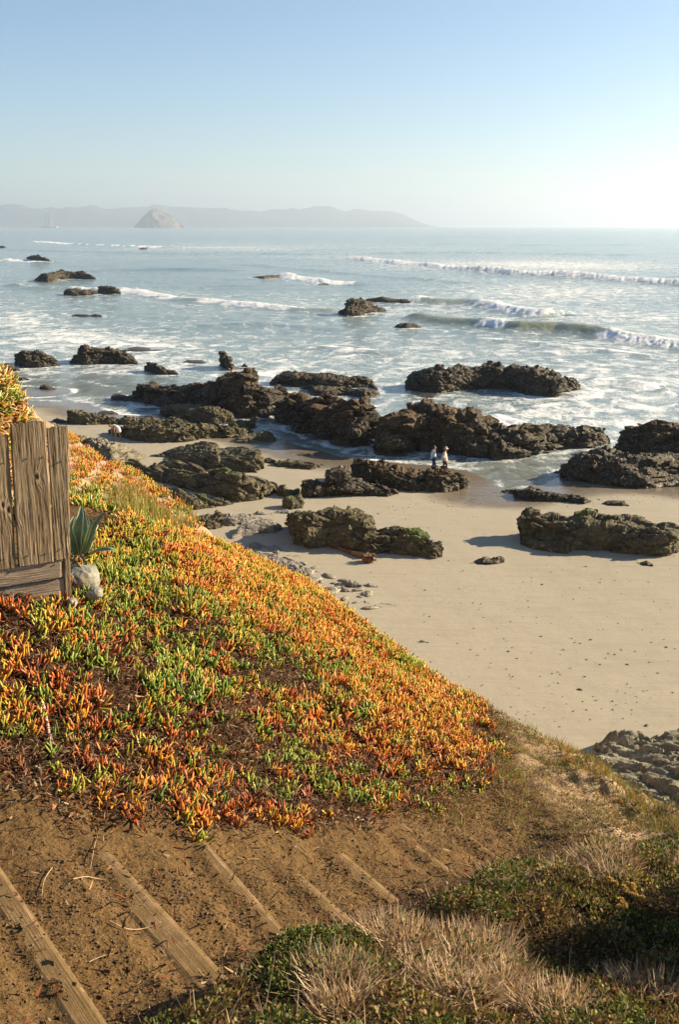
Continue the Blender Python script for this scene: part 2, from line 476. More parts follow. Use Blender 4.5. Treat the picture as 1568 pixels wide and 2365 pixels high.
WEED = (.11, .060, .014); ALG = (.13, .185, .028)
RM = {
    'sea': rock_mat('dark_sea_rock', (.058, .045, .026), (.022, .018, .011), (.27, .215, .135), WEED, ALG, 1.0, .7),
    'mussel': rock_mat('mussel_rock', (.055, .042, .023), (.021, .017, .010), (.33, .265, .17), WEED, ALG, 1.3, .7),
    'tan': rock_mat('bedded_tan_rock', (.140, .120, .062), (.055, .048, .026), (.30, .255, .155), (.12, .09, .045), ALG, 1.2),
    'grey': rock_mat('grey_slab_rock', (.255, .235, .20), (.14, .13, .11), (.36, .33, .28), (.12, .10, .06), ALG, 1.6),
    'green': rock_mat('grey_green_ledge', (.235, .205, .14), (.10, .09, .06), (.42, .37, .27), (.12, .10, .06), ALG, 2.0),
}
RM['ledge'] = rock_mat('pale_ledge', (.33, .30, .20), (.15, .14, .095), (.46, .42, .30), (.12, .10, .06), ALG, 1.6)
ROCK_FOOT = []
def pl(pts, x): return np.interp(x, [p[0] for p in pts], [p[1] for p in pts])
def rock(label, crop, top, bot, mat='sea', t=None, n=3.2, amp=1.0, cell=None, weed=0.0, algae=None, seed=None, strata=None, tmin=0, name='rock', res=1.0, floor=-.25, skew=1.0, group=None, sink=.12, cat='rock', zb=None):
    """top / bot: outline of the mass; it becomes a body with its own depth t (metres)"""
    if seed is None: seed = int(abs(top[0][0] * 13 + top[0][1] * 7 + crop * 101)) % 9973
    top = cv(crop, top); bot = cv(crop, bot)
    x0 = min(top[0][0], bot[0][0]); x1 = max(top[-1][0], bot[-1][0])
    wpx = x1 - x0
    nu = int(np.clip(wpx * .75 * res, 22, 240))
    s = .5 - .5 * np.cos(np.linspace(0, pi, nu)); s = .6 * s + .4 * np.linspace(0, 1, nu)
    px = x0 + wpx * s
    bt = pl(bot, px); tp = np.minimum(pl(top, px), bt - .4)
    F = ground_hit(px, bt)
    if zb is not None: F = atz(px, bt, np.full(nu, zb))
    mid = F[nu // 2]
    mpx = np.hypot(mid[1], EYE) / F_
    W = wpx * mpx
    hpx = (bt - tp)
    hap = hpx * mpx
    if t is None: t = np.clip(W * .38, .25, 9)
    prof = np.clip(hap / max(hap.max(), 1e-3), 0, 1)
    e = np.sin(np.linspace(0, pi, nu)) ** .5
    ti = np.maximum(t * (.35 + .65 * prof ** .6) * (.25 + .75 * e), .05)
    nv = int(np.clip(nu * .55, 16, 90))
    a = np.linspace(0, pi, nv)
    ca, sa = np.cos(a), np.sin(a)
    w = .5 - .5 * np.sign(ca) * np.abs(ca) ** (2 / n)
    w = w ** skew
    S = np.abs(sa) ** (2 / n)
    rad = F[:, :2] / np.hypot(F[:, 0], F[:, 1])[:, None]
    PX = F[:, 0][:, None] + rad[:, 0][:, None] * ti[:, None] * w[None]
    PY = F[:, 1][:, None] + rad[:, 1][:, None] * ti[:, None] * w[None]
    _, ry_, rz_ = ray(px, tp)
    r = (rz_ / ry_)[:, None]
    zb0 = F[:, 2][:, None]
    with np.errstate(divide='ignore', invalid='ignore'):
        hh = np.where(S[None] > .15, (EYE + r * PY - zb0) / np.maximum(S[None], 1e-6), 1e9)
    h = np.maximum(hh.min(1), .02)
    PZ = zb0 + h[:, None] * S[None]
    P = np.stack([PX, PY, PZ], -1)
    # displacement
    du = np.gradient(P, axis=0); dv = np.gradient(P, axis=1)
    N = np.cross(du, dv); N /= np.maximum(np.linalg.norm(N, axis=-1, keepdims=True), 1e-9)
    if N[nu // 2, nv // 2, 2] < 0: N = -N
    H0 = float(np.percentile(h, 80)); sc = cell if cell else np.clip(H0 * .75, .12, 2.6)
    q = P.reshape(-1, 3).copy()
    ang, st = strata if strata else (.15 * sin(seed), 1.7)
    if True:
        q2 = q.copy()
        q2[:, 0] = (q[:, 0] * cos(ang) + q[:, 1] * sin(ang)) / st
        q2[:, 1] = -q[:, 0] * sin(ang) + q[:, 1] * cos(ang)
        q2[:, 2] = q2[:, 2] * 1.35
        q = q2
    wob = np.stack([fbm(q / sc * 1.2 + 31, 2, seed + 5), fbm(q / sc * 1.2 + 67, 2, seed + 6), fbm(q / sc * 1.2 + 5, 2, seed + 7)], -1) * .25
    f1, f2, c1 = worley(q / sc + wob, seed)
    g1, g2, c2 = worley(q / (sc * .42) + wob * 2 + 9, seed + 40)
    k1, k2, c3 = worley(q / (sc * .18) + 19, seed + 80)
    big = fbm(q / (sc * 2.2), 3, seed + 3)
    fine = fbm(q / (sc * .12), 3, seed + 4)
    crack = -np.exp(-(f2 - f1) / .09) * .6 - np.exp(-(g2 - g1) / .08) * .25
    D = (.48 * c1 + .28 * c2 + (.07 if strata else .13) * c3 + .20 * big + .10 * fine + .36 * crack - .03).reshape(nu, nv)
    D = D * min(H0, sc * 1.2) * .72 * amp
    D = D * (1 - .5 * sstep(-.35, -.8, N[..., 1]) * (1 - S[None] ** 4))
    fade = np.minimum(1, ti / max(ti.max(), .01) * 1.6)[:, None]
    D = D * fade
    P = P + N * D[..., None] * np.array([.9, .9, .55])
    P[..., 2] -= sink * (1 - S[None]) * 1.0 + .02
    # attributes
    du = np.gradient(P, axis=0); dv = np.gradient(P, axis=1)
    N = np.cross(du, dv); N /= np.maximum(np.linalg.norm(N, axis=-1, keepdims=True), 1e-9)
    if N[nu // 2, nv // 2, 2] < 0: N = -N
    rel = (P[..., 2] - zb0) / max(h.max(), .05)
    wd = weed * sstep(.15, .75, N[..., 2]) * sstep(.35, .8, rel + .15 * big.reshape(nu, nv))
    al = np.zeros((nu, nv))
    if algae:
        for (u0, s0, rad_, v) in algae:
            al += v * np.exp(-(((s[:, None] - u0) / rad_) ** 2 + ((w[None] - s0) / .35) ** 2))
        al *= sstep(.0, .4, N[..., 2])
    wt = (1 - sstep(.05, .4, P[..., 2] - 0)) * .9
    faces = grid_faces(nu, nv)
    A_, B_ = P[1, 1] - P[0, 0], None
    me = mesh_from(name, P.reshape(-1, 3), faces if np.cross(du, dv)[nu // 2, nv // 2, 2] > 0 else faces[:, ::-1], RM[mat], True,
                   attrs={'weed': wd.ravel(), 'algae': al.ravel(), 'wetness': wt.ravel()})
    me.set_sharp_from_angle(angle=radians(38))
    org = (float(P[..., 0].mean()), float(P[..., 1].mean()), float(F[:, 2].mean()))
    recenter(me, org)
    o = obj(name, me, loc=org)
    tag(o, label, cat, group)
    if zbeach(mid[0], mid[1]) < .0:
        for k in range(0, nu, max(nu // 6, 1)):
            ROCK_FOOT.append((PX[k].mean(), PY[k].mean(), max(W / 9, ti[k] * .35), ti[k] * .5))
    return o

BOULD = 'boulders and reefs along the shore'
def R(*a, **k): return rock(*a, **k)
# --- out in the water
R('low dark rock at the left edge of the sea, farthest from the shore', 1, [(-30, 262), (0, 257), (15, 258), (25, 264)], [(-30, 266), (25, 266)], t=6)
R('small pointed dark rock with white surf on both sides, far out on the left', 1, [(122, 312), (140, 304), (165, 300), (180, 296), (192, 307), (212, 316), (236, 328)], [(122, 318), (160, 331), (236, 333)], t=9)
R('long humped dark rock in the sea with foam at its right foot', 1, [(150, 416), (185, 395), (230, 383), (290, 371), (320, 376), (350, 380), (378, 373), (400, 383), (425, 397), (442, 408)],
  [(150, 418), (220, 426), (280, 412), (350, 410), (442, 412)], t=10)
R('left of two neighbouring flat-topped rocks in the sea', 1, [(292, 474), (300, 460), (340, 457), (400, 459), (445, 468)], [(292, 484), (330, 490), (400, 489), (445, 482)], t=7)
R('right and taller of two neighbouring flat-topped rocks in the sea', 1, [(448, 464), (458, 446), (490, 443), (530, 446), (545, 458), (556, 472)], [(448, 474), (500, 478), (556, 479)], t=6)
R('small low reef awash in mid sea just left of a breaking wave', 1, [(1165, 402), (1200, 397), (1250, 393), (1290, 394), (1302, 402)], [(1165, 405), (1220, 410), (1302, 404)], t=9)
R('tiny dark rock far out toward the rock mountain', 1, [(640, 271), (655, 266), (678, 269)], [(640, 273), (678, 273)], t=8)
R('thin reddish reef barely above the foam on the left', 1, [(330, 577), (360, 572), (395, 574), (420, 577), (440, 571), (468, 578)], [(330, 582), (400, 583), (468, 584)], t=3, weed=1)
R('lowest reef tip at the end of the breaking wave in mid sea', 1, [(1470, 434), (1500, 429), (1520, 433)], [(1470, 438), (1520, 438)], t=5)
R('pyramid shaped dark rock standing in the surf in mid picture', 2, [(-5, 312), (20, 292), (40, 262), (60, 251), (100, 252), (135, 262), (165, 282), (200, 300), (212, 306)], [(-5, 322), (30, 334), (100, 332), (150, 314), (212, 310)], t=7, n=2.1)
R('low reef trailing behind the pyramid shaped rock', 2, [(120, 252), (160, 246), (200, 240), (250, 252), (300, 252), (328, 262)], [(120, 262), (200, 268), (328, 271)], t=6)
R('small rounded rock below the pyramid shaped rock with foam on its right', 2, [(254, 380), (275, 366), (310, 360), (345, 364), (380, 382)], [(254, 386), (310, 391), (380, 388)], t=4)
R('pair of tiny reef tips in front of the green wave', 2, [(958, 304), (975, 300), (1010, 309), (1040, 308), (1060, 312)], [(958, 306), (1060, 315)], t=3, weed=1)
R('low brown reef tip at the far right of the surf', 2, [(1040, 326), (1060, 322), (1092, 326)], [(1040, 329), (1092, 330)], t=3, weed=1)
R('rounded dark boulder in the shallows at the far left', 3, [(66, 165), (82, 130), (118, 116), (150, 118), (184, 108), (208, 118), (240, 140), (268, 165), (278, 180)], [(66, 182), (110, 193), (180, 193), (278, 186)], t=4.5)
R('dark rock cut off by the left edge just above the sandbar', 3, [(-60, 190), (-20, 178), (10, 180), (42, 173), (70, 188), (92, 203)], [(-60, 208), (30, 211), (92, 208)], t=2.5)
R('low dark rock on the sandbar beside the orange ice plant mound', 3, [(20, 235), (35, 222), (62, 222), (90, 234), (132, 246)], [(20, 250), (60, 257), (132, 252)], t=2)
R('small black rock alone on the wet sand at the left', 3, [(180, 286), (186, 275), (205, 270), (228, 278), (256, 288)], [(180, 291), (215, 295), (256, 293)], t=1.3)
R('wide whale-backed rock in the shallows with a pale right end', 3, [(320, 168), (345, 134), (388, 98), (440, 99), (485, 98), (540, 104), (590, 118), (620, 150), (634, 168)], [(320, 176), (400, 180), (500, 177), (634, 178)], t=5)
R('flat ledge awash behind the whale-backed rock', 3, [(585, 100), (630, 94), (690, 98), (745, 112)], [(585, 116), (660, 118), (745, 117)], t=5, weed=1)
R('dark cube shaped rock in the foam with a low tail to its right', 3, [(665, 184), (680, 169), (722, 168), (740, 188), (768, 204), (800, 203), (822, 217)], [(665, 210), (740, 225), (822, 225)], t=2.2)
R('flat reddish reef in the foam left of the spike', 3, [(846, 163), (875, 154), (930, 156), (978, 168)], [(846, 170), (910, 174), (978, 172)], t=3, weed=1)
R('tall leaning spike of rock rising from the surf', 3, [(1020, 140), (1024, 122), (1040, 121), (1055, 140), (1082, 166), (1100, 178), (1118, 190)], [(1020, 185), (1032, 200), (1062, 207), (1118, 198)], t=1.8, n=2.2, amp=.8)
R('small round rock beside the spike', 3, [(1116, 182), (1130, 171), (1142, 182)], [(1116, 188), (1142, 189)], t=1)
R('dark reef with ragged flat top and white water behind and before it', 9, [(290, 500), (370, 405), (480, 380), (600, 376), (640, 392), (720, 382), (900, 386), (1030, 400), (1200, 432), (1420, 430), (1470, 490), (1560, 600)],
  [(290, 530), (450, 535), (600, 548), (740, 545), (900, 560), (1100, 570), (1300, 560), (1450, 555), (1560, 610)], 'mussel', t=5, weed=.4)
R('low stony foot of the ragged reef lapped by still water', 9, [(590, 545), (760, 530), (1000, 545), (1200, 560), (1400, 570), (1480, 570), (1560, 615)], [(590, 555), (750, 590), (800, 650), (960, 655), (1150, 645), (1300, 665), (1390, 685), (1560, 650)], 'mussel', t=3, weed=.1)
R('largest rock island in the surf, long and jagged with a knob on top', 4, [(306, 135), (312, 108), (345, 94), (420, 70), (460, 64), (500, 76), (540, 60), (580, 66), (620, 72), (665, 58), (685, 41), (735, 44), (752, 70), (790, 58), (850, 66), (905, 60), (960, 84), (1020, 100), (1080, 116), (1112, 140), (1130, 160), (1162, 164)],
  [(306, 168), (360, 178), (470, 184), (560, 172), (640, 166), (720, 164), (800, 176), (900, 196), (1000, 206), (1035, 182), (1100, 174), (1162, 172)], 'mussel', t=7, weed=.35)
R('flat dark reef in the channel before the jagged island', 4, [(325, 192), (370, 180), (430, 182), (495, 204)], [(325, 198), (400, 207), (495, 209)], t=3)
R('low rock tip joined to the shadow of the seaweed covered rock', 4, [(372, 225), (390, 206), (430, 212), (446, 232)], [(372, 240), (446, 240)], t=2, weed=.6)
R('small brown rock in the foam on the right', 4, [(1186, 320), (1215, 309), (1250, 318), (1254, 326)], [(1186, 325), (1254, 328)], t=1.6, weed=.7)
# --- the shore line
R('round brown rocks left of the great sloping slab', 3, [(512, 335), (520, 316), (548, 309), (580, 322), (620, 318), (640, 345)], [(512, 344), (580, 348), (640, 350)], t=2.2, weed=.3)
R('great sloping slab of dark rock rising to a peak at its right', 3, [(618, 310), (640, 274), (700, 270), (738, 280), (780, 265), (860, 262), (940, 251), (1012, 240), (1060, 226), (1112, 213), (1150, 210), (1172, 222), (1192, 268), (1210, 278), (1260, 282), (1300, 284), (1330, 303), (1342, 335)],
  [(618, 338), (680, 364), (760, 385), (860, 400), (1000, 418), (1120, 430), (1250, 425), (1342, 360)], 'mussel', t=5.5, weed=.9, n=2.8)
R('broad dark rock with a sunlit right face below the sloping slab', 3, [(740, 395), (765, 376), (800, 368), (860, 362), (920, 364), (990, 370), (1040, 378), (1068, 400), (1084, 436)], [(740, 412), (800, 432), (900, 447), (990, 456), (1084, 450)], 'tan', t=3.2, weed=.3)
R('big rock with rust coloured seaweed at the end of the tidal channel', 9, [(340, 860), (400, 800), (520, 706), (620, 692), (800, 680), (900, 678), (1000, 655), (1150, 637), (1290, 668), (1370, 712), (1405, 790), (1425, 850), (1480, 905), (1520, 990), (1512, 1050)],
  [(340, 930), (500, 1010), (700, 1080), (900, 1160), (1000, 1205), (1250, 1255), (1400, 1232), (1512, 1090)], 'mussel', t=4.5, weed=1.0, n=2.9)
R('two dark boulders behind the stooping person', 3, [(316, 405), (325, 390), (350, 387), (395, 393), (420, 398), (445, 396), (470, 412), (500, 418)], [(316, 450), (400, 458), (500, 455)], 'tan', t=2.4, seed=5)
R('low black rock left of the two dark boulders', 3, [(238, 436), (262, 424), (290, 430), (318, 440)], [(238, 448), (318, 452)], t=1.2)
R('pale pebbly rock at the left end of the boulder row', 3, [(212, 462), (222, 446), (250, 444), (268, 458)], [(212, 470), (268, 472)], 'grey', t=1.2)
R('flat dark rock at the edge of the swash', 3, [(450, 398), (480, 389), (520, 390), (545, 404)], [(450, 408), (545, 410)], t=1.6)
R('bumpy row of small stones behind the shaded ledge', 3, [(470, 438), (510, 428), (545, 432), (590, 418), (640, 426), (680, 418), (740, 430), (800, 424), (850, 432), (910, 446)], [(470, 455), (600, 458), (750, 456), (910, 458)], 'tan', t=1.8, cell=.45, amp=1.6)
R('long low ledge in shade beside the stooping person, ending in broken sunlit stones', 3, [(498, 480), (530, 462), (600, 456), (680, 450), (760, 455), (850, 460), (930, 458), (1000, 462), (1060, 456), (1100, 462), (1160, 470), (1168, 488)],
  [(498, 498), (600, 528), (720, 538), (850, 538), (920, 524), (1050, 516), (1168, 500)], 'tan', t=2.4, cell=.8, amp=1.3)
R('broken stones at the seaward end of the long low ledge', 3, [(1080, 452), (1100, 432), (1150, 440), (1170, 418), (1196, 436), (1180, 462)], [(1080, 470), (1130, 476), (1180, 470)], 'tan', t=1.6, cell=.4, amp=1.5)
R('rounded rock with a pale face beside the tidal channel', 3, [(1085, 528), (1110, 505), (1165, 494), (1205, 483), (1240, 487), (1262, 503), (1276, 522)], [(1085, 538), (1180, 530), (1276, 532)], 'tan', t=1.5)
R('flat dark stones on the sand below the tidal channel', 8, [(962, 56), (1000, 44), (1060, 50), (1110, 38), (1160, 46), (1212, 60)], [(962, 64), (1212, 68)], 'tan', t=.9)
R('small pink-brown stone at the edge of the channel water', 8, [(1444, 154), (1475, 142), (1530, 138), (1560, 152)], [(1444, 162), (1560, 165)], 'tan', t=.6)
# --- bedded ledges on the left
R('upper bedded ledge with a blocky sunlit right end', 8, [(300, 185), (360, 150), (420, 130), (520, 96), (620, 70), (700, 60), (780, 62), (845, 74), (860, 100), (940, 88), (1030, 90), (1100, 100), (1160, 118), (1186, 175), (1190, 220)],
  [(300, 200), (420, 215), (560, 232), (700, 255), (800, 280), (900, 285), (1000, 292), (1130, 294), (1190, 262)], 'tan', t=5.5, strata=(-.5, 4.5), cell=.7, n=3, algae=[(.2, .5, .1, .4)])
R('short narrow ledge between the upper and the main bedded ledges', 8, [(330, 250), (400, 210), (450, 195), (540, 190), (600, 212), (650, 226), (710, 248), (752, 280)], [(330, 262), (430, 275), (600, 304), (700, 314), (752, 300)], 'tan', t=1.8, strata=(-.75, 4.5), cell=.6)
R('main bedded ledge, longest of the tilted ledges, with green film on its back', 8, [(88, 260), (105, 215), (130, 190), (180, 181), (240, 196), (305, 236), (340, 215), (372, 221), (430, 266), (520, 288), (610, 300), (700, 308), (780, 300), (840, 268), (900, 262), (960, 282), (1050, 312), (1140, 336), (1230, 352), (1295, 378), (1310, 430)],
  [(88, 285), (200, 305), (330, 352), (480, 392), (600, 432), (750, 455), (900, 503), (1000, 527), (1100, 515), (1200, 500), (1310, 442)], 'tan', t=3.2, strata=(-.75, 4.5), cell=.8, algae=[(.72, .55, .13, .75)], n=2.5)
R('lowest bedded ledge, nearest the bluff, with one green patch', 8, [(100, 300), (180, 295), (240, 330), (330, 352), (430, 390), (530, 405), (600, 440), (700, 460), (800, 480), (900, 502), (962, 532)],
  [(100, 318), (180, 400), (250, 482), (400, 522), (520, 562), (640, 582), (760, 572), (900, 552), (962, 538)], 'tan', t=2.0, strata=(-.75, 4.8), cell=.65, algae=[(.75, .5, .06, .9)])
R('rounded rock at the seaward tip of the main bedded ledge', 8, [(1295, 425), (1320, 390), (1350, 380), (1385, 420), (1460, 420), (1470, 440)], [(1295, 470), (1380, 490), (1470, 460)], 'tan', t=1.2)
R('ribbed grey-green outcrop at the foot of the bluff spur', 3, [(330, 515), (350, 505), (400, 514), (440, 512), (480, 518), (520, 535), (575, 552), (640, 572), (668, 590)], [(330, 570), (420, 640), (520, 680), (620, 640), (668, 612)], 'green', t=4, strata=(1.2, 3), cell=.5, amp=1.2)
R('row of dark stones on the sand between the ledges and the shore', 8, [(1183, 200), (1215, 176), (1260, 190), (1300, 202), (1340, 197), (1390, 186), (1430, 204), (1470, 200), (1520, 212), (1570, 216), (1660, 232)],
  [(1183, 216), (1250, 222), (1290, 246), (1390, 254), (1450, 262), (1560, 272), (1660, 240)], 'tan', t=1.3, cell=.5, amp=1.2)
# --- centre
R('low sharp rock at the left foot of the centre rocks', 10, [(22, 290), (30, 258), (62, 246), (128, 258), (180, 275), (260, 292), (358, 322)], [(22, 405), (120, 412), (240, 402), (358, 395)], 'mussel', t=1.6, weed=.5)
R('slanting slab, nearest of the centre rocks', 10, [(218, 240), (224, 185), (265, 158), (330, 153), (400, 166), (418, 228), (500, 246), (600, 278), (700, 298), (762, 322), (818, 362)], [(218, 400), (320, 395), (480, 396), (620, 398), (740, 405), (818, 382)], 'mussel', t=1.8, n=3, weed=.2, amp=.8)
R('blocky brown rock behind the slanting slab', 10, [(400, 155), (450, 95), (520, 86), (600, 92), (700, 97), (755, 122), (785, 180), (840, 215), (850, 240)], [(400, 240), (500, 300), (640, 340), (850, 352)], 'mussel', t=2.4, n=3, weed=.9)
R('round-backed rock hiding the feet of the two walkers', 10, [(780, 190), (800, 156), (860, 154), (960, 172), (1040, 182), (1080, 146), (1130, 144), (1190, 152), (1250, 196), (1340, 210), (1385, 240), (1415, 285), (1420, 310)], [(780, 345), (950, 358), (1100, 362), (1190, 366), (1330, 352), (1420, 330)], 'mussel', t=2.6, weed=.8)
R('great seaweed covered rock beyond the two walkers', 4, [(158, 420), (165, 372), (185, 320), (205, 300), (250, 290), (290, 281), (330, 255), (370, 240), (420, 235), (480, 238), (560, 254), (620, 280), (660, 300), (700, 322), (738, 345), (800, 332), (860, 331), (930, 340), (985, 356), (1030, 348), (1080, 338), (1120, 326), (1180, 338), (1225, 350), (1245, 372), (1250, 395)],
  [(158, 465), (220, 476), (290, 478), (340, 460), (420, 455), (500, 470), (580, 486), (680, 492), (800, 490), (890, 482), (940, 456), (1040, 446), (1140, 440), (1250, 420)], 'mussel', t=6, weed=.85, n=2.8, amp=1.1, res=1.2)
R('tall dark rock at the right edge, standing behind a long low rock apron', 4, [(1262, 440), (1285, 405), (1300, 372), (1340, 345), (1390, 348), (1420, 330), (1470, 318), (1530, 332), (1600, 330), (1700, 345), (1850, 380), (1950, 450)],
  [(1262, 462), (1350, 490), (1450, 500), (1568, 505), (1700, 510), (1950, 500)], 'mussel', t=4.5, n=2.8, weed=.8, res=1.2)
R('long low rock apron at the right edge, sloping down left to the pool', 4, [(1018, 545), (1030, 512), (1060, 484), (1130, 456), (1200, 436), (1280, 452), (1360, 462), (1450, 466), (1540, 470), (1700, 480), (1950, 540)],
  [(1018, 572), (1060, 590), (1180, 605), (1300, 622), (1420, 628), (1520, 618), (1700, 612), (1950, 590)], 'mussel', t=5.5, n=1.9, weed=.15, amp=.8, res=1.2)
R('small dark stone in the pool left of the tall rock mass', 4, [(985, 552), (1000, 540), (1022, 546)], [(985, 556), (1022, 558)], t=.6)
R('long low string of wet stones in the sand below the pool', 4, [(700, 641), (760, 630), (800, 628), (830, 634), (880, 614), (930, 630), (980, 640), (1050, 648), (1110, 658), (1162, 678)], [(700, 645), (800, 650), (815, 672), (900, 682), (1050, 690), (1130, 698), (1162, 690)], 'mussel', t=1.4, cell=.4, amp=1.2)
R('small flat dark rock to the right of the string of wet stones', 4, [(1216, 692), (1235, 680), (1270, 676), (1315, 682), (1338, 700)], [(1216, 699), (1270, 706), (1338, 708)], 'mussel', t=.9)
R('long flat-topped boulder on the right whose shadow points left across the sand', 4, [(832, 790), (834, 750), (852, 736), (905, 728), (950, 736), (1005, 752), (1050, 758), (1092, 742), (1135, 730), (1200, 744), (1270, 758), (1350, 768), (1420, 778), (1480, 796), (1535, 812), (1562, 840), (1572, 880)],
  [(832, 868), (880, 882), (960, 890), (1040, 915), (1120, 912), (1220, 915), (1350, 928), (1450, 938), (1520, 940), (1572, 918)], 'tan', t=3.0, n=3.2, weed=.35, algae=[(.38, .6, .08, .8), (.6, .6, .2, .35)], amp=.9, res=1.2, cell=1.1)
R('low shelf at the foot of the long flat-topped boulder', 4, [(836, 870), (880, 858), (940, 866), (1000, 876), (1050, 868), (1084, 884)], [(836, 886), (900, 908), (980, 920), (1050, 928), (1084, 908)], 'tan', t=1.0)
R('small wet stones in a hollow of the sand', 4, [(603, 970), (640, 948), (668, 938), (700, 948), (735, 936), (752, 940), (762, 952)], [(603, 974), (700, 980), (762, 968)], 'mussel', t=.9, cell=.3)
R('thin dark rock in the sand below the long flat-topped boulder', 4, [(1310, 955), (1350, 957), (1390, 964), (1420, 956), (1450, 974)], [(1310, 962), (1390, 980), (1450, 986)], 'mussel', t=.6, cell=.3)
R('very small dark stone in the sand below the long flat-topped boulder', 4, [(1120, 984), (1140, 979), (1170, 986)], [(1120, 990), (1170, 991)], 'mussel', t=.3)
R('big dark boulder with knobbly top, in shade, left of the green rock', 7, [(718, 240), (722, 208), (750, 165), (820, 152), (900, 165), (960, 145), (1010, 135), (1040, 119), (1062, 138), (1110, 132), (1165, 136), (1200, 162), (1255, 172), (1290, 200), (1308, 250), (1345, 300), (1450, 335), (1560, 370), (1640, 420)],
  [(718, 290), (760, 400), (850, 438), (1000, 420), (1150, 440), (1340, 470), (1640, 490)], 'tan', t=2.8, n=3, weed=.1, amp=1.0, algae=[(.62, .5, .05, .6)], cell=.9)
R('domed rock with bright green algae on its sunlit side', 10, [(600, 690), (660, 678), (720, 642), (780, 630), (850, 640), (930, 648), (1000, 664), (1050, 702), (1080, 750), (1100, 775), (1165, 775), (1184, 840)],
  [(600, 780), (700, 820), (850, 868), (980, 895), (1110, 912), (1184, 900)], 'tan', t=2.2, n=2.3, algae=[(.66, .45, .12, 1.1), (.5, .35, .10, .7), (.8, .6, .1, .8)], cell=.7)
R('small dark boulder with a mossy green cap', 7, [(662, 115), (668, 80), (695, 58), (750, 50), (798, 34), (806, 70), (815, 110)], [(662, 138), (735, 151), (815, 138)], 'tan', t=.9, n=3, algae=[(.5, .6, .5, .9)], amp=.7)
R('low smooth stones beside the mossy boulder', 7, [(590, 165), (640, 150), (700, 143), (740, 160), (752, 172)], [(590, 178), (752, 182)], 'grey', t=.7)
R('three small stones in the sand left of the mossy boulder', 7, [(456, 175), (490, 155), (540, 165), (590, 178)], [(456, 186), (540, 192), (590, 188)], 'grey', t=.6)
R('smooth grey slab leaning in the shade of the big dark boulder', 7, [(284, 362), (310, 320), (350, 272), (420, 236), (520, 214), (605, 220), (650, 248), (668, 278)], [(284, 370), (380, 340), (500, 325), (600, 320), (668, 296)], 'grey', t=1.5, n=2.4, amp=.45)
R('jumble of dark stones just beyond the dry grass of the bluff', 7, [(0, 230), (20, 200), (80, 182), (130, 174), (165, 178), (192, 154), (235, 168), (258, 190), (262, 230)], [(0, 270), (90, 295), (180, 290), (262, 262)], 'tan', t=1.8, cell=.5, amp=1.3)
R('pale rubble between the dark stones and the grey slab', 7, [(240, 190), (300, 172), (350, 185), (400, 180), (460, 190), (520, 210)], [(240, 270), (330, 270), (420, 235), (520, 222)], 'grey', t=1.6, cell=.4, amp=1.3)
R('flat ridge of rock in the shade below the grey slab', 7, [(425, 390), (470, 376), (540, 398), (630, 404), (690, 446), (750, 462), (795, 486)], [(425, 425), (560, 462), (700, 500), (795, 500)], 'grey', t=1.5, cell=.5)
R('pitted grey shelf running along the foot of the bluff', 7, [(-20, 280), (40, 290), (100, 304), (190, 342), (300, 388), (420, 434), (520, 500), (560, 540), (600, 570)], [(-20, 420), (120, 460), (260, 520), (400, 580), (600, 640)], 'green', t=2.2, strata=(-.5, 2.4), cell=.5)
R('low pale shelf with long cracks at the edge of the sand', 7, [(440, 455), (520, 450), (620, 470), (700, 500), (770, 520), (830, 560), (900, 580), (965, 605)], [(440, 560), (600, 610), (760, 640), (860, 645), (965, 625)], 'grey', t=1.8, strata=(-.5, 2.6), cell=.4, amp=.8)
ST = 'flat stones sunk in the sand below the bluff'
for k, (t_, b_, lab) in enumerate([
    ([(1085, 675), (1120, 655), (1180, 655), (1235, 690)], [(1085, 690), (1160, 715), (1235, 712)], 'uppermost and widest of the flat stones sunk in the sand by the bluff'),
    ([(1060, 715), (1100, 700), (1150, 710), (1175, 738)], [(1060, 728), (1120, 748), (1175, 748)], 'flat stone below the widest one, nearest the bluff plants'),
    ([(1228, 690), (1290, 675), (1350, 690), (1375, 708)], [(1228, 700), (1300, 712), (1375, 714)], 'long thin flat stone at the upper right of its cluster'),
    ([(1212, 750), (1250, 738), (1300, 765)], [(1212, 760), (1260, 776), (1300, 774)], 'squarish flat stone in the middle of its cluster'),
    ([(1238, 812), (1265, 798), (1295, 826)], [(1238, 820), (1270, 832), (1295, 832)], 'small flat stone low in its cluster, close to the bluff edge'),
    ([(1305, 848), (1340, 828), (1388, 852)], [(1305, 856), (1350, 862), (1388, 860)], 'lowest flat stone of its cluster'),
    ([(1365, 825), (1410, 818), (1450, 822), (1495, 845)], [(1365, 832), (1430, 848), (1495, 852)], 'flat stone farthest out on the open sand of its cluster')]):
    R(lab, 7, t_, b_, 'grey', t=.45, cell=.25, group=ST, name='flat_stone', cat='stone')
R('small pale stone with a shadow on the open sand beside the ice plant crest', 0, [(968, 1480), (976, 1477), (990, 1480)], [(968, 1484), (990, 1485)], 'grey', t=.16, name='flat_stone', cat='stone')
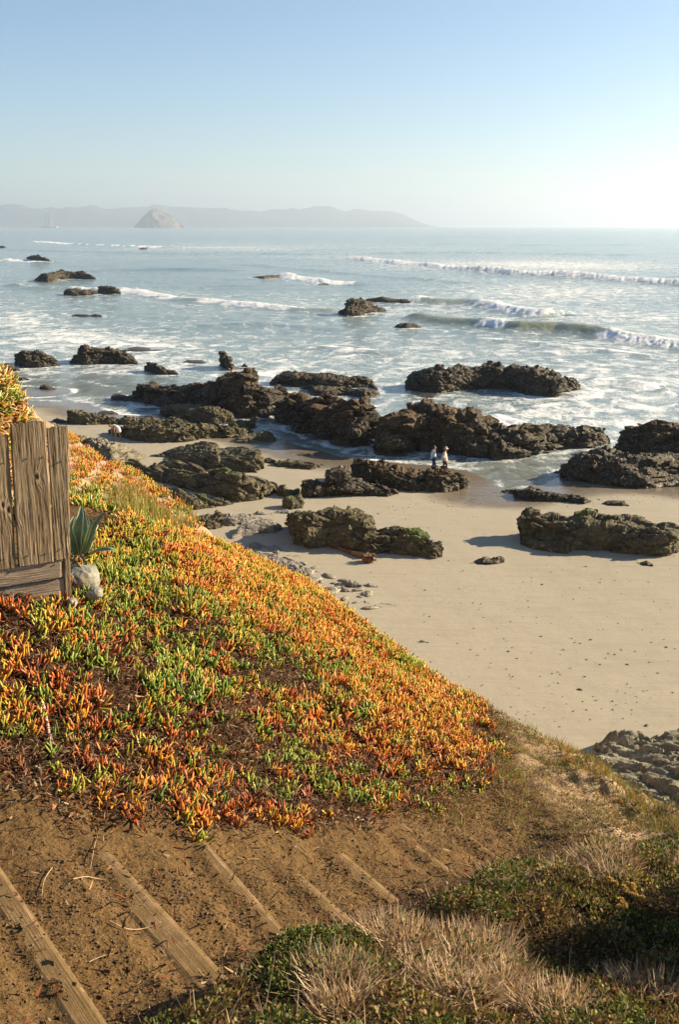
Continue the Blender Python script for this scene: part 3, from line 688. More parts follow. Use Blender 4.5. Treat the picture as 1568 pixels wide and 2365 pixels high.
# rough ledge: a sloping apron of bedded rock between the sand and the foot of the bluff
lo = [tuple(ground_hit(a_, b_)[:2]) for a_, b_ in cv(11, [(240, 600), (300, 560), (430, 440), (500, 470), (590, 470), (640, 440), (700, 420), (860, 436), (1000, 470), (1060, 440), (1130, 404), (1300, 398), (1360, 362), (1450, 330), (1560, 316), (1700, 300), (1900, 330), (2300, 380), (2900, 500)])]
poly = lo + [(26, 12), (14, 8), (7, 14)]
lx = np.arange(5.5, 24, .06); ly = np.arange(9, 30.5, .06); LX, LY = np.meshgrid(lx, ly, indexing='ij')
dd = seg_dist(LX, LY, lo)[0]; ins = inside(LX, LY, poly); dd = np.where(ins, dd, -dd)
ca_, sa_ = cos(-.5), sin(-.5)
qa, qb = LX * ca_ + LY * sa_, -LX * sa_ + LY * ca_
Q = np.stack([(qa / 2.6).ravel(), (qb / .8).ravel(), np.full(LX.size, .3)], -1)
Q = Q + .35 * np.stack([fbm(Q * .9 + 3, 3, 301), fbm(Q * .9 + 7, 3, 302), 0 * Q[:, 0]], -1)
f1, f2, c1 = worley(Q * .9, 311); g1, g2, c2 = worley(Q * 2.3, 312); k1, k2, c3 = worley(Q * 5.5, 313)
n_ridge = (.30 * c1 + .26 * c2 + .12 * c3 - .22 * np.exp(-(f2 - f1) / .07) - .10 * np.exp(-(g2 - g1) / .07)).reshape(LX.shape) + .10 * fbm2(LX, LY, .5, 4, 314)
ease = sstep(-.05, .8, dd)
LH = zbeach(LX, LY) - .12 + ease * (.35 + .16 * np.maximum(dd, 0) + .55 * n_ridge) + .5 * np.exp(-(((LX - lo[2][0] - .3) / .9) ** 2 + ((LY - lo[2][1] + .5) / .6) ** 2)) * ease
LH = np.where(dd < -.02, zbeach(LX, LY) - .35, LH)
me = mesh_from('rock_ledge', np.stack([LX, LY, LH], -1).reshape(-1, 3), grid_faces(len(lx), len(ly))[:, ::-1], RM['ledge'], True, attrs={'weed': np.zeros(LX.size), 'algae': np.zeros(LX.size), 'wetness': np.zeros(LX.size)})
me.set_sharp_from_angle(angle=radians(38))
recenter(me, (14, 20, 0)); o = obj('rock_ledge', me, loc=(14, 20, 0)); tag(o, 'rough grey-green ledge of bedded rock at the lower right below the bluff', 'rock')
# --- pebbles: scattered one by one over the open sand
def pebble_mesh(seed):
    a = 7; th = np.linspace(0, 2 * pi, a + 1)[:-1]; rg = np.random.default_rng(seed)
    v = [(0, 0, .55)]
    for r_, z_ in ((.6, .42), (1, .1), (.95, -.15)):
        for t_ in th: v.append((r_ * cos(t_) * (1 + .25 * rg.uniform(-1, 1)), .7 * r_ * sin(t_) * (1 + .25 * rg.uniform(-1, 1)), z_ * (1 + .3 * rg.uniform(-1, 1))))
    v = np.array(v); f3 = np.array([(0, 1 + k, 1 + (k + 1) % a) for k in range(a)])
    f4 = np.array([(1 + j * a + k, 1 + (j + 1) * a + k, 1 + (j + 1) * a + (k + 1) % a, 1 + j * a + (k + 1) % a) for j in range(2) for k in range(a)])
    return mesh_from('pebble', v, [f3, f4], M_PEB.m, True)
M_PEB = NT('dark_pebble', .7, .3); M_PEB.base(M_PEB.mix(M_PEB.noise(2, 3), (.05, .03, .02), (.12, .075, .05)))
PEBM = [pebble_mesh(k) for k in range(4)]
peb = [(1093, 1393, .7), (1253, 1350, 1), (1175, 1505, 1), (1340, 1593, 1.3), (1356, 1524, .8), (1365, 1478, 1), (1540, 1495, .9), (1494, 1676, 1.4), (1355, 1640, .6), (1276, 1556, .6), (1228, 1508, .5), (1450, 1535, .8),
       (1387, 1535, .7), (1520, 1555, .6), (1406, 1510, .6), (1421, 1512, .7), (1400, 1520, .5), (1468, 1505, .6), (1250, 1470, .7), (1180, 1436, .6), (1095, 1452, .6), (1060, 1360, .6), (1210, 1345, .5), (1435, 1500, .5),
       (1340, 1358, .6), (1440, 1660, .5), (1170, 1545, .4), (1302, 1500, .5), (1500, 1530, .6), (1555, 1600, .6), (1450, 1580, .6), (1300, 1610, .4), (1120, 1500, .4), (1200, 1590, .4), (980, 1420, .5), (1485, 1455, .5)]
for k, (a, b, s) in enumerate(peb):
    p = ground_hit(a, b)
    o = obj('pebble', PEBM[k % 4], loc=(p[0], p[1], p[2] + .01)); s *= .062
    o.scale = (s * 1.1, s, s * .8); o.rotation_euler = (0, 0, k * 1.9)
    tag(o, 'one of the tiny dark pebbles dotted over the open sand right of the bluff', 'pebble', 'dark pebbles scattered over the open sand')

M_COB = NT('grey_cobble', .9, .2); nc2 = M_COB.noise(3, 4, .6); M_COB.base(M_COB.mix(M_COB.ramp(nc2, [(.4, 0), (.6, 1)]), (.17, .155, .12), (.34, .31, .245))); M_COB.normal(M_COB.bump(nc2, .8, .12))
crg = np.random.default_rng(3); cob_px = [(545, 1262), (600, 1290), (650, 1300), (740, 1326), (800, 1345), (905, 1392), (860, 1405), (770, 1372), (690, 1318), (620, 1272)]; k = 0
while k < 34:
    a, b = crg.uniform(560, 905), crg.uniform(1262, 1410)
    lo_ = np.interp(a, [560, 700, 900], [1262, 1300, 1385]); hi_ = np.interp(a, [560, 700, 900], [1310, 1360, 1425])
    if not lo_ < b < hi_: continue
    p = ground_hit(a, b); s = crg.uniform(.12, .42) * (1.2 - (a - 560) / 700)
    me = PEBM[k % 4].copy(); me.materials.clear(); me.materials.append(M_COB.m)
    o = obj('cobble', me, loc=(p[0], p[1], p[2] + .02)); o.scale = (s * 1.3, s, s * .55); o.rotation_euler = (.1 * sin(k), .1 * cos(k), k * 2.3)
    tag(o, 'grey cobble in the loose rubble between the foot of the bluff and the open sand', 'stone', 'grey cobbles of the rubble at the foot of the bluff'); k += 1
# ------------------------------------------------------------------ the sea
def W0(pts): return [tuple(atz(a, b, 0.0)[:2]) for a, b in pts]
# crest line, height, length of face, foam pattern along it (position 0..1 -> foam 0..1), greenness
BREAK = [
    ([(778, 594), (900, 606), (1050, 621), (1200, 633), (1350, 640), (1568, 656), (1750, 668)], 1.7, 3.2, [1, 1, 1, 1, 1, .75, .6], .25),
    ([(930, 692), (1020, 700), (1100, 703), (1180, 716), (1235, 727), (1290, 730)], 1.25, 3.0, [.9, .35, .5, .8, .9, .6], .8),
    ([(940, 733), (1030, 744), (1110, 752), (1160, 757), (1210, 762), (1300, 766), (1400, 776), (1480, 790), (1568, 802), (1700, 815)], 1.5, 2.6, [.2, .15, .4, 1, .15, .1, .45, 1, 1, 1], 1.0),
    ([(635, 636), (700, 644), (760, 655), (850, 658)], 1.1, 3, [.9, 1, 1, .5], .2),
    ([(0, 657), (100, 668), (280, 668), (330, 676), (420, 692), (560, 704), (700, 718), (800, 722)], .75, 2.6, [.5, .3, .7, .9, .6, .8, .5, .3], .5),
    ([(0, 600), (60, 604), (150, 606)], .9, 3, [1, 1, .4], .2),
    ([(60, 557), (110, 560), (200, 566), (330, 570), (480, 576)], 1.1, 5, [.2, 1, .5, .7, .3], .2),
    ([(1060, 782), (1200, 790), (1400, 812), (1568, 830)], .45, 2, [.4, .5, .6, .6], .3),
    ([(1340, 880), (1450, 886), (1568, 900)], .5, 2, [.8, .5, .7], .3),
    ([(700, 800), (820, 812), (950, 820)], .35, 2, [.5, .6, .4], .2),
    ([(1130, 962), (1160, 974), (1220, 985)], .5, 1.6, [1, .8, .6], .3),
]
SWELL = [([(300, 582), (700, 588), (1100, 583), (1568, 592)], .9), ([(500, 604), (900, 640), (1100, 655)], .6), ([(900, 562), (1200, 566), (1568, 564)], 1.0),
         ([(-50, 575), (250, 583), (600, 590)], .9), ([(150, 625), (400, 622), (640, 625)], .6), ([(300, 760), (600, 748), (900, 770)], .35), ([(0, 545), (600, 549), (1568, 547)], 1.2)]
yy = 1 / np.linspace(1 / 44.0, 1 / 1500.0, 760)
yy = np.concatenate([yy, np.geomspace(1560, 26000, 90)])
tt = np.concatenate([np.linspace(-3.0, -.5, 40), np.linspace(-.49, .49, 760), np.linspace(.5, 3.0, 40)])
Yg, T = np.meshgrid(yy, tt, indexing='ij')
Xg = np.clip(T * Yg, -26000, 26000)
foam = np.zeros_like(Xg); green = np.zeros_like(Xg); hz = np.zeros_like(Xg)
PXs, PYs = proj(Xg, Yg, np.zeros_like(Xg))
for pts, Hh, face, fp, gr in BREAK:
    w = W0(pts)
    bb = (Yg > min(p[1] for p in w) - 40) & (Yg < max(p[1] for p in w) + 60)
    x = Xg[bb]; y = Yg[bb]
    wob = 1.1 * fbm2(x, y * .2, 9, 3, int(Hh * 100))
    d, s, t = seg_dist(x, y + wob, w)
    sgn = np.where(s > 0, d, -d)                 # >0 seaward when the line runs left to right
    env = 1.0 * sstep(0, .35, t) * (1 - sstep(len(w) - 1.4, len(w) - 1, t))
    hh = Hh * env * (.8 + .35 * fbm2(x, y, 14, 2, 3))
    prof = np.where(sgn > 0, np.exp(-(sgn / (face * 2.6)) ** 2), np.exp(-(np.abs(sgn) / face) ** 2.2))
    hz[bb] += hh * prof
    fo = np.interp(t, np.arange(len(fp)), fp)
    fo2 = fo + .35 * fbm2(x, y, 6, 3, 55)
    front = np.exp(-((sgn + face * .7) / (face * .75)) ** 2)
    lip = np.exp(-((sgn - .1) / (face * .35)) ** 2)
    trail = np.where(sgn < -face, np.exp(-(np.abs(sgn) - face) / (face * 3)), 0)
    f = env * np.clip(np.maximum(front * sstep(.45, .75, fo2) * 1.15, np.maximum(lip * sstep(.15, .6, fo2), trail * .55 * fo)), 0, 1.2)
    foam[bb] = np.maximum(foam[bb], f)
    green[bb] = np.maximum(green[bb], env * gr * np.exp(-((sgn + face * .5) / (face * .8)) ** 2))
    if fo.size:                                   # churned top of broken parts
        hz[bb] += .22 * Hh * front * sstep(.5, .8, fo2) * fbm2(x, y, .9, 3, 8)
for pts, Hh in SWELL:
    w = W0(pts)
    d, s, t = seg_dist(Xg, Yg, w)
    L = np.maximum(Yg * .012, 3.0)
    hz += Hh * .8 * np.exp(-(d / L) ** 2) * sstep(0, .4, t) * (1 - sstep(len(w) - 1.5, len(w) - 1, t))
shal = sstep(-.05, -1.2, zbeach(Xg, Yg))
near = (Yg < 1500)
amb = .30 * fbm2(Xg * .5, Yg, 7.5, 4, 41) + .10 * fbm2(Xg, Yg, 1.6, 3, 43)
amp = np.interp(Yg, [45, 90, 150, 400, 1500, 5000], [.10, .35, .7, 1.1, 1.6, .0])
deep = sstep(-.02, -.9, zbeach(Xg, Yg)); deep = np.where((Yg > 165) | (np.abs(Xg) > 88), 1, deep)
hz = hz * deep + amb * amp * (.12 + .88 * deep)
# broad foam fields (white water lies in patches)
def blob(px, py, rx, ry, v, rot=0):
    dx, dy = PXs - px, PYs - py
    c, s_ = cos(rot), sin(rot)
    q = ((dx * c + dy * s_) / rx) ** 2 + ((-dx * s_ + dy * c) / ry) ** 2
    return v * np.exp(-q)
fld = np.interp(PYs, [525, 548, 562, 600, 650, 700, 760, 830, 900, 980, 1060, 1120], [.0, .02, .20, .22, .22, .30, .40, .47, .46, .40, .34, .30])
fld = fld - .12 * sstep(520, 100, PXs) * sstep(600, 560, PYs)
big = fbm2(Xg * .5, Yg * .35, 26, 3, 91); mid = fbm2(Xg * .6, Yg, 7, 3, 92)
fld = fld - .01 + .01 * sstep(600, 1300, PXs) * sstep(620, 700, PYs) + .16 * big + .10 * mid
for b in [(550, 570, 420, 9, .30), (980, 612, 300, 14, .22), (1330, 612, 320, 14, .45), (1300, 675, 330, 26, .34), (1450, 730, 200, 14, .28), (60, 735, 90, 26, .34), (150, 775, 130, 22, .36), (330, 795, 190, 18, .26),
          (900, 840, 260, 40, .06), (1400, 900, 200, 45, .16), (1330, 960, 200, 40, .14), (1450, 990, 90, 30, .15), (620, 860, 90, 18, .25), (330, 840, 120, 16, .2), (700, 590, 500, 10, .10),
          (1000, 930, 110, 22, -.12), (960, 720, 120, 14, .15), (330, 985, 110, 14, .1), (300, 620, 260, 18, -.16), (450, 650, 260, 20, -.14), (900, 680, 130, 10, -.14), (150, 895, 220, 22, -.42), (400, 900, 160, 20, -.3),
          (690, 660, 250, 14, -.12), (300, 740, 200, 20, -.10), (740, 1030, 160, 25, -.35), (1130, 1060, 260, 16, .05)]:
    fld = fld + blob(*b)
zb = zbeach(Xg, Yg); zb = np.where((Yg > 165) | (np.abs(Xg) > 88), -3, zb)
fld = np.where(PYs < 548, fld * 0 + .02, fld)
edgef = np.exp(-((zb + .012) / .018) ** 2) * (.55 + .7 * fbm2(Xg, Yg, 2.5, 2, 60))
edge2 = np.exp(-((zb + .16 + .05 * fbm2(Xg, Yg, 6, 2, 61)) / .022) ** 2) * .7
fld = fld * (1 - .75 * np.clip(green, 0, 1))
foam = np.maximum(foam, fld)
foam = np.maximum(foam, np.maximum(edgef, edge2 * .6) * (np.abs(Xg) < 88) * (Yg < 150))
for (fx, fy, rx, ry) in ROCK_FOOT:
    q = np.sqrt(((Xg - fx) / (rx + .3)) ** 2 + ((Yg - fy) / (ry + .6)) ** 2)
    ring = np.exp(-((q - 1.0) / .28) ** 2)
    foam = np.maximum(foam, ring * (.62 + .3 * mid))
shallow = 1 - sstep(-.05, -.55, zb)
zz = np.where(deep < .02, .0, 0) + hz - (Xg ** 2 + Yg ** 2) / (2 * 7.4e6)
def water_mat():
    m = NT('sea_water', .08, .5)
    F = m.attr('foam'); G = m.attr('green'); S = m.attr('shallow')
    co = m.coord((1, .75, 1))
    warp = m.noise(.5, 3, .5)
    l1 = m.noise(.42, 8, .66, co, .8)
    v1 = m.voro(.95, 'DISTANCE_TO_EDGE', m.coord((.8, .6, 1)))
    rid = m.math('MULTIPLY', m.math('ABSOLUTE', m.math('SUBTRACT', m.noise(.9, 6, .62, co, 1.3), .5)), 5.0)
    fine = m.noise(3.2, 4, .65)
    lace = m.math('ADD', m.math('MULTIPLY', m.math('SUBTRACT', l1, .5), 2.2), m.math('MULTIPLY', m.math('SUBTRACT', .5, rid, False), .22))
    lace = m.math('ADD', lace, m.math('MULTIPLY', m.math('SUBTRACT', fine, .5), .55))
    vv = m.math('ADD', F, lace)
    fm = m.ramp(vv, [(.44, 0), (.95, 1)])
    deepc = m.mix(m.noise(.012, 3, .5), (.105, .165, .170), (.165, .215, .210))
    c = m.mix(G, deepc, (.28, .28, .13))  # olive wave faces: backlight through the water put into the colour
    c = m.mix(m.math('MULTIPLY', S, .7), c, (.135, .125, .085))
    milky = m.ramp(vv, [(.05, 0), (.6, .55)])
    c = m.mix(milky, c, (.30, .36, .36))
    c = m.mix(fm, c, (.74, .76, .75))
    m.base(c)
    m.p.inputs['IOR'].default_value = 1.33
    m.set(m.p.inputs['Roughness'], m.math('ADD', m.math('MULTIPLY', fm, .6), .12))
    b = m.bump(m.noise(.9, 6, .6, m.coord((.6, 1, 1))), .8, .35)
    b = m.bump(m.noise(5, 4, .6, m.coord((.6, 1, 1))), .5, .05, b)
    b = m.bump(fm, .6, .12, b)
    m.normal(b)
    return m.m
M_WATER = water_mat()
o = obj('sea_water', mesh_from('sea_water', np.stack([Xg, Yg, zz], -1).reshape(-1, 3), grid_faces(len(yy), len(tt)), M_WATER, True,
                               attrs={'foam': foam.ravel(), 'green': green.ravel(), 'shallow': shallow.ravel()}))
tag(o, kind='structure')

# ------------------------------------------------------------------ far shore
def curv(x, y): return (x * x + y * y) / (2 * 7.4e6)
def far_mat(name, a, b, sc):
    m = NT(name, .95, .05)
    n = m.noise(sc, 6, .65)
    c = m.mix(m.ramp(n, [(.4, 0), (.6, 1)]), a, b)
    m.base(c); m.normal(m.bump(n, 1, 30)); return m.m
ridge_px = [(-700, 490), (-300, 480), (-100, 484), (0, 483), (40, 480), (90, 484), (150, 485), (180, 480), (215, 475), (250, 481), (300, 479), (330, 476), (372, 474.5), (410, 478), (470, 479), (520, 484),
            (560, 485), (600, 487.5), (650, 487), (690, 489), (725, 484), (760, 486), (800, 488), (830, 485), (870, 486), (900, 489), (930, 495), (942, 503), (955, 509), (972, 515), (990, 520), (1010, 524), (1060, 527)]
rx = np.array([p[0] for p in ridge_px], float); ry = np.array([p[1] for p in ridge_px], float)
D0, D1 = 13500.0, 20000.0
u = np.linspace(-700, 1060, 420); fy = np.linspace(0, 1, 60)
U, V = np.meshgrid(u, fy, indexing='ij')
top = np.interp(U, rx, ry)
Yh = D0 + (D1 - D0) * V
RY = D0 + (D1 - D0) * .55
Xh = (U - CX) / F_ * (Yh * CP)
hr = at(U, top, RY)[..., 2]
hr = hr + 30 * fbm2(U * 1.0, U * 0, 20, 6, 70) * sstep(1060, 900, U)
hr = np.maximum(hr + curv(0, RY), 2)
pr = np.sin(np.clip(V / .55, 0, 1) * pi / 2) ** 1.3 * np.where(V > .55, np.cos((V - .55) / .45 * pi / 2), 1)
spur = 1 + .8 * fbm2(Xh, Yh * .6, 700, 5, 71) * (1 - np.abs(V - .55) ** .5 * .0) * sstep(.5, .35, V)
Zh = hr * pr * spur + 14 * fbm2(Xh, Yh, 350, 4, 72) * pr - curv(Xh, Yh) - 3
o = obj('far_hills', mesh_from('far_hills', np.stack([Xh, Yh, Zh], -1).reshape(-1, 3), grid_faces(len(u), len(fy))[:, ::-1], far_mat('far_hill_scrub', (.045, .055, .055), (.085, .085, .07), .004)))
tag(o, kind='structure')
# low dunes of the sand spit in front of the hills
u = np.linspace(-700, 1000, 260); U, V = np.meshgrid(u, np.linspace(0, 1, 16), indexing='ij')
Yh = 10800 + 700 * V; Xh = (U - CX) / F_ * (Yh * CP)
Zh = (26 + 20 * fbm2(Xh, Yh, 500, 4, 81)) * np.sin(V * pi) * sstep(1000, 300, U) * (.5 + .5 * sstep(300, 0, U)) - 2 - curv(Xh, Yh)
o = obj('far_dunes', mesh_from('far_dunes', np.stack([Xh, Yh, Zh], -1).reshape(-1, 3), grid_faces(len(u), 16)[:, ::-1], far_mat('dune_sand', (.16, .15, .10), (.30, .26, .19), .01)))
tag(o, kind='structure')
# the great rock dome
out = [(312, 521), (322, 512), (330, 502), (340, 492), (350, 484), (360, 481), (368, 484), (378, 489), (390, 496), (402, 504), (412, 514), (420, 521)]
nu, nv = 150, 60
ux = np.linspace(312, 420, nu); tp = np.interp(ux, [p[0] for p in out], [p[1] for p in out])
th = np.linspace(0, pi, nv)
Y0 = 9000.0
ctr = at(ux, tp, Y0 + 150); hgt = np.maximum(ctr[:, 2] + curv(0, Y0), 1) + 2
dep = 260 * np.sqrt(np.maximum(hgt / hgt.max(), 0))
P = np.zeros((nu, nv, 3))
P[..., 0] = ctr[:, 0:1]
P[..., 1] = Y0 + 150 - np.cos(th)[None] * dep[:, None]
P[..., 2] = hgt[:, None] * np.sin(th)[None] ** .8 - 2 - curv(0, Y0)
q = P.reshape(-1, 3)
cr = np.abs(fbm(q * np.array([1 / 60, 1 / 60, 1 / 150]), 5, 5)); f1, f2, fc = worley(q / 45, 3)
q = q + (np.array([.3, -1, .25])[None] * (28 * (cr[:, None] - .25) + 7 * fc[:, None])) * np.clip((q[:, 2:3] + 12) / 40, 0, 1)
me = mesh_from('rock_mountain', q, grid_faces(nu, nv), far_mat('dome_rock', (.10, .08, .065), (.25, .20, .155), .02), False)
o = obj('rock_mountain', me); tag(o, 'huge pale cone of rock rising alone from the hazy far shore', 'rock mountain')
recenter(me, (ctr[nu // 2, 0], Y0, 0)); o.location = (ctr[nu // 2, 0], Y0, 0)
# power station chimneys
M_CONC = NT('pale_concrete', .9, .1)
M_CONC.base(M_CONC.mix(M_CONC.noise(.05, 3, .5), (.42, .40, .37), (.52, .50, .47)))
for k, (px, tpy, lab) in enumerate([(105.0, 489.0, 'tall thin chimney on the far shore, leftmost and tallest of the three'), (111.5, 490.5, 'tall thin chimney on the far shore, middle one of the three'),
                                    (118.0, 490.0, 'tall thin chimney on the far shore, rightmost of the three')]):
    b = at(px, 519, 9300.0); tz = at(px, tpy, 9300.0)[2]
    zs = np.array([-6, tz * .5, tz - 4, tz - 4, tz]); rs = np.array([5.6, 4.8, 4.2, 4.5, 4.5])
    a = np.linspace(0, 2 * pi, 17)[:-1]
    v = np.stack([rs[:, None] * np.cos(a), rs[:, None] * np.sin(a), np.repeat(zs[:, None], 16, 1)], -1).reshape(-1, 3)
    o = obj('chimney', mesh_from('chimney', v, [grid_faces(5, 16, True), (64 + np.arange(16))[None, :]], M_CONC.m), loc=(b[0], b[1], -curv(0, 9300)))
    tag(o, lab, 'chimney', 'power station chimneys on the far shore')
def boxmesh(name, w, d, h, mat, bev=0):
    v = np.array([(x, y, z) for z in (0, h) for y in (-d / 2, d / 2) for x in (-w / 2, w / 2)], float)
    f = np.array([(0, 2, 3, 1), (4, 5, 7, 6), (0, 1, 5, 4), (2, 6, 7, 3), (0, 4, 6, 2), (1, 3, 7, 5)])
    return mesh_from(name, v, f, mat, False)
b = at(111, 519, 9350.0)
r = empty('power_station', (b[0] - 5, b[1] + 30, -curv(0, 9350) - 2)); tag(r, 'long pale power station block at the foot of the chimneys', 'building')
obj('turbine_hall', boxmesh('turbine_hall', 150, 50, 13, M_CONC.m), r)
obj('roof_block', boxmesh('roof_block', 60, 30, 6, M_CONC.m), r, (-20, 0, 13))

# ------------------------------------------------------------------ sea air
hm = bpy.data.materials.new('sea_haze'); hm.use_nodes = True
t = hm.node_tree; t.nodes.remove(t.nodes['Principled BSDF'])
pv = t.nodes.new('ShaderNodeVolumePrincipled')
pv.inputs['Color'].default_value = (.62, .72, .83, 1)
pv.inputs['Density'].default_value = 1.2e-4
pv.inputs['Anisotropy'].default_value = .5
t.links.new(pv.outputs[0], t.nodes['Material Output'].inputs['Volume'])
me = boxmesh('haze', 90000, 44000, 470 + 110, hm)
o = obj('haze', me, loc=(0, 17000, -110)); tag(o, kind='stuff')
# ------------------------------------------------------------------ fence
FA = radians(26)
FO = at(157, 1386, 5.95)
FU = np.array([cos(FA), sin(FA), 0]); FN = np.array([sin(FA), -cos(FA), 0])
def fence_uv(px, py, off=0.0):
    u, y, z = ray(px, py); d = np.array([float(u), float(y), float(z)])
    O = FO + FN * off; E = np.array([0, 0, EYE])
    s = ((O - E) @ FN) / (d @ FN)
    p = E + d * s - O
    return float(p @ FU), float(p[2])
def wood_mat(name, dark, light, hole=1.0):
    m = NT(name, .9, .15)
    gu = m.attr('gu'); gv = m.attr('gv')
    cb = m.new('ShaderNodeCombineXYZ'); m.set(cb.inputs[0], m.math('MULTIPLY', gu, 7.0)); m.set(cb.inputs[1], m.math('MULTIPLY', gv, 3.1))
    k = m.voro(1.0, 'F1', cb.outputs[0])
    kn = m.ramp(k, [(.0, 1), (.10, .75), (.32, .12), (.5, 0)])
    cb2 = m.new('ShaderNodeCombineXYZ')
    lo = m.noise(1, 3, .5, cb.outputs[0])
    m.set(cb2.inputs[0], m.math('ADD', m.math('MULTIPLY', gu, 105.0), m.math('ADD', m.math('MULTIPLY', kn, 4.0), m.math('MULTIPLY', lo, 2.0)))); m.set(cb2.inputs[1], m.math('MULTIPLY', gv, 1.6))
    g = m.noise(1.3, 5, .65, cb2.outputs[0])
    cb3 = m.new('ShaderNodeCombineXYZ'); m.set(cb3.inputs[0], m.math('MULTIPLY', gu, 300.0)); m.set(cb3.inputs[1], m.math('MULTIPLY', gv, 8.0))
    g2 = m.noise(1, 3, .6, cb3.outputs[0])
    c = m.mix(m.ramp(g, [(.36, 0), (.62, 1)]), dark, light)
    c = m.mix(m.ramp(g2, [(.35, .6), (.55, 0)]), c, tuple(x * .5 for x in dark))
    c = m.mix(m.ramp(lo, [(.3, .35), (.6, 0)]), c, tuple(x * .8 for x in dark))
    c = m.mix(m.ramp(k, [(.0, 1), (.05, 1), (.075, 0)]), c, (.018, .011, .006))
    ringk = m.ramp(k, [(.06, 0), (.10, .45), (.16, 0)])
    c = m.mix(ringk, c, tuple(min(1, x * 1.25) for x in light))
    m.base(c)
    h = m.math('ADD', m.math('MULTIPLY', g, 1.0), m.math('MULTIPLY', m.ramp(k, [(0, 0), (.06, 0), (.1, .5)]), .8))
    b = m.bump(h, .9, .010); b = m.bump(g2, .6, .003, b); m.normal(b)
    return m.m
M_BOARD = wood_mat('weathered_board', (.095, .062, .030), (.42, .32, .20))
M_RAIL = wood_mat('weathered_rail', (.215, .165, .115), (.42, .34, .255))
fence = empty('wooden_fence', (float(FO[0]), float(FO[1]), float(FO[2])))
tag(fence, 'weathered brown board fence at the left edge with ragged tops and two low rails', 'fence')
def slab(name, c4, thick, mat, off=0.0, horiz=False, jag=.008, seed=0, nx=26, nz=70, lab=None):
    """c4: px corners TL, TR, BR, BL on the fence plane"""
    q = [fence_uv(a, b, off) for a, b in c4]
    s = np.linspace(0, 1, nx); t = np.linspace(0, 1, nz)
    S, T = np.meshgrid(s, t, indexing='ij')
    U_ = (q[3][0] * (1 - S) + q[2][0] * S) * (1 - T) + (q[0][0] * (1 - S) + q[1][0] * S) * T
    Z_ = (q[3][1] * (1 - S) + q[2][1] * S) * (1 - T) + (q[0][1] * (1 - S) + q[1][1] * S) * T
    o3 = np.full(U_.size, seed * 7.1)
    Z_ = Z_ + jag * fbm(np.stack([U_.ravel() * 90, o3, o3], -1), 2, seed).reshape(U_.shape) * ((T > .985) * 1.5 + (T < .01) * .5)
    U_ = U_ + .003 * fbm(np.stack([o3, Z_.ravel() * 9, o3], -1), 2, seed + 3).reshape(U_.shape)
    al, ac = (U_, Z_) if horiz else (Z_, U_)
    rel = .0022 * fbm(np.stack([ac.ravel() * 130, al.ravel() * 5, o3], -1), 3, seed + 9).reshape(U_.shape)
    edge_ = np.minimum(np.minimum(S, 1 - S) * (nx - 1), 1); rel = rel - .004 * (edge_ < .5)
    front = FU[None, None] * U_[..., None] + np.array([0, 0, 1])[None, None] * Z_[..., None] + FN[None, None] * (off + rel[..., None])
    back = front - FN[None, None] * (thick + rel[..., None])
    V = np.concatenate([front.reshape(-1, 3), back.reshape(-1, 3)]); n0 = nx * nz
    f1 = grid_faces(nx, nz); f2 = f1[:, ::-1] + n0
    ring = np.concatenate([np.arange(nz), np.arange(1, nx) * nz + nz - 1, (nx - 1) * nz + np.arange(nz - 2, -1, -1), np.arange(nx - 2, 0, -1) * nz])
    r2 = np.roll(ring, -1)
    f3 = np.stack([ring, r2, r2 + n0, ring + n0], -1)
    gu = np.concatenate([ac.ravel()] * 2) + seed * 3.3; gv = np.concatenate([al.ravel()] * 2) + seed * 1.7
    me = mesh_from(name, V, np.concatenate([f1[:, ::-1], f2[:, ::-1], f3]), mat, False, attrs={'gu': gu, 'gv': gv})
    o = obj(name, me, fence)
    if lab: o['label'] = lab
    return o
slab('board', [(-190, 1012), (-92, 1010), (-60, 1325), (-150, 1330)], .02, M_BOARD, .022, seed=6)
slab('board', [(-88, 1000), (17, 1006), (37, 1311), (-56, 1322)], .02, M_BOARD, .022, seed=1)
slab('board', [(22, 978), (104, 972), (123, 1297), (41, 1309)], .02, M_BOARD, .028, seed=2, lab='widest and tallest board with a ragged top and two large knot scars')
slab('board', [(107, 988), (157, 984), (160, 1288), (126, 1294)], .02, M_BOARD, .022, seed=3)
slab('rail', [(-200, 1338), (141, 1293), (141, 1333), (-200, 1388)], .035, M_RAIL, .014, True, seed=4, nx=90, nz=24, lab='upper rail with knots and a split lower edge')
slab('rail', [(-200, 1392), (148, 1336), (152, 1384), (-200, 1462)], .035, M_RAIL, .0, True, seed=5, nx=90, nz=24, lab='lower smooth board resting on the soil')
slab('post', [(147, 1000), (158, 999), (163, 1396), (150, 1396)], .09, M_BOARD, .006, seed=7)

M_NAIL = NT('rusty_nail', .8, .3); M_NAIL.base((.06, .03, .018))
for k, (a, b) in enumerate([(8, 1292), (62, 1284), (103, 1279), (143, 1268), (60, 1060), (98, 1056), (140, 1066), (6, 1070), (20, 1325), (126, 1306)]):
    u_, z_ = fence_uv(a, b, .03); th = np.linspace(0, 2 * pi, 11)[:-1]
    V = [FU * (u_ + .0042 * cos(t_)) + np.array([0, 0, z_ + .0042 * sin(t_)]) + FN * (.024 if b < 1300 else .012) for t_ in th] + [FU * (u_ + .0038 * cos(t_)) + np.array([0, 0, z_ + .0038 * sin(t_)]) + FN * (.0325 if b < 1300 else .018) for t_ in th]
    obj('nail', mesh_from('nail', np.array(V), [grid_faces(2, 10, True), (10 + np.arange(10))[None]], M_NAIL.m, False), fence)

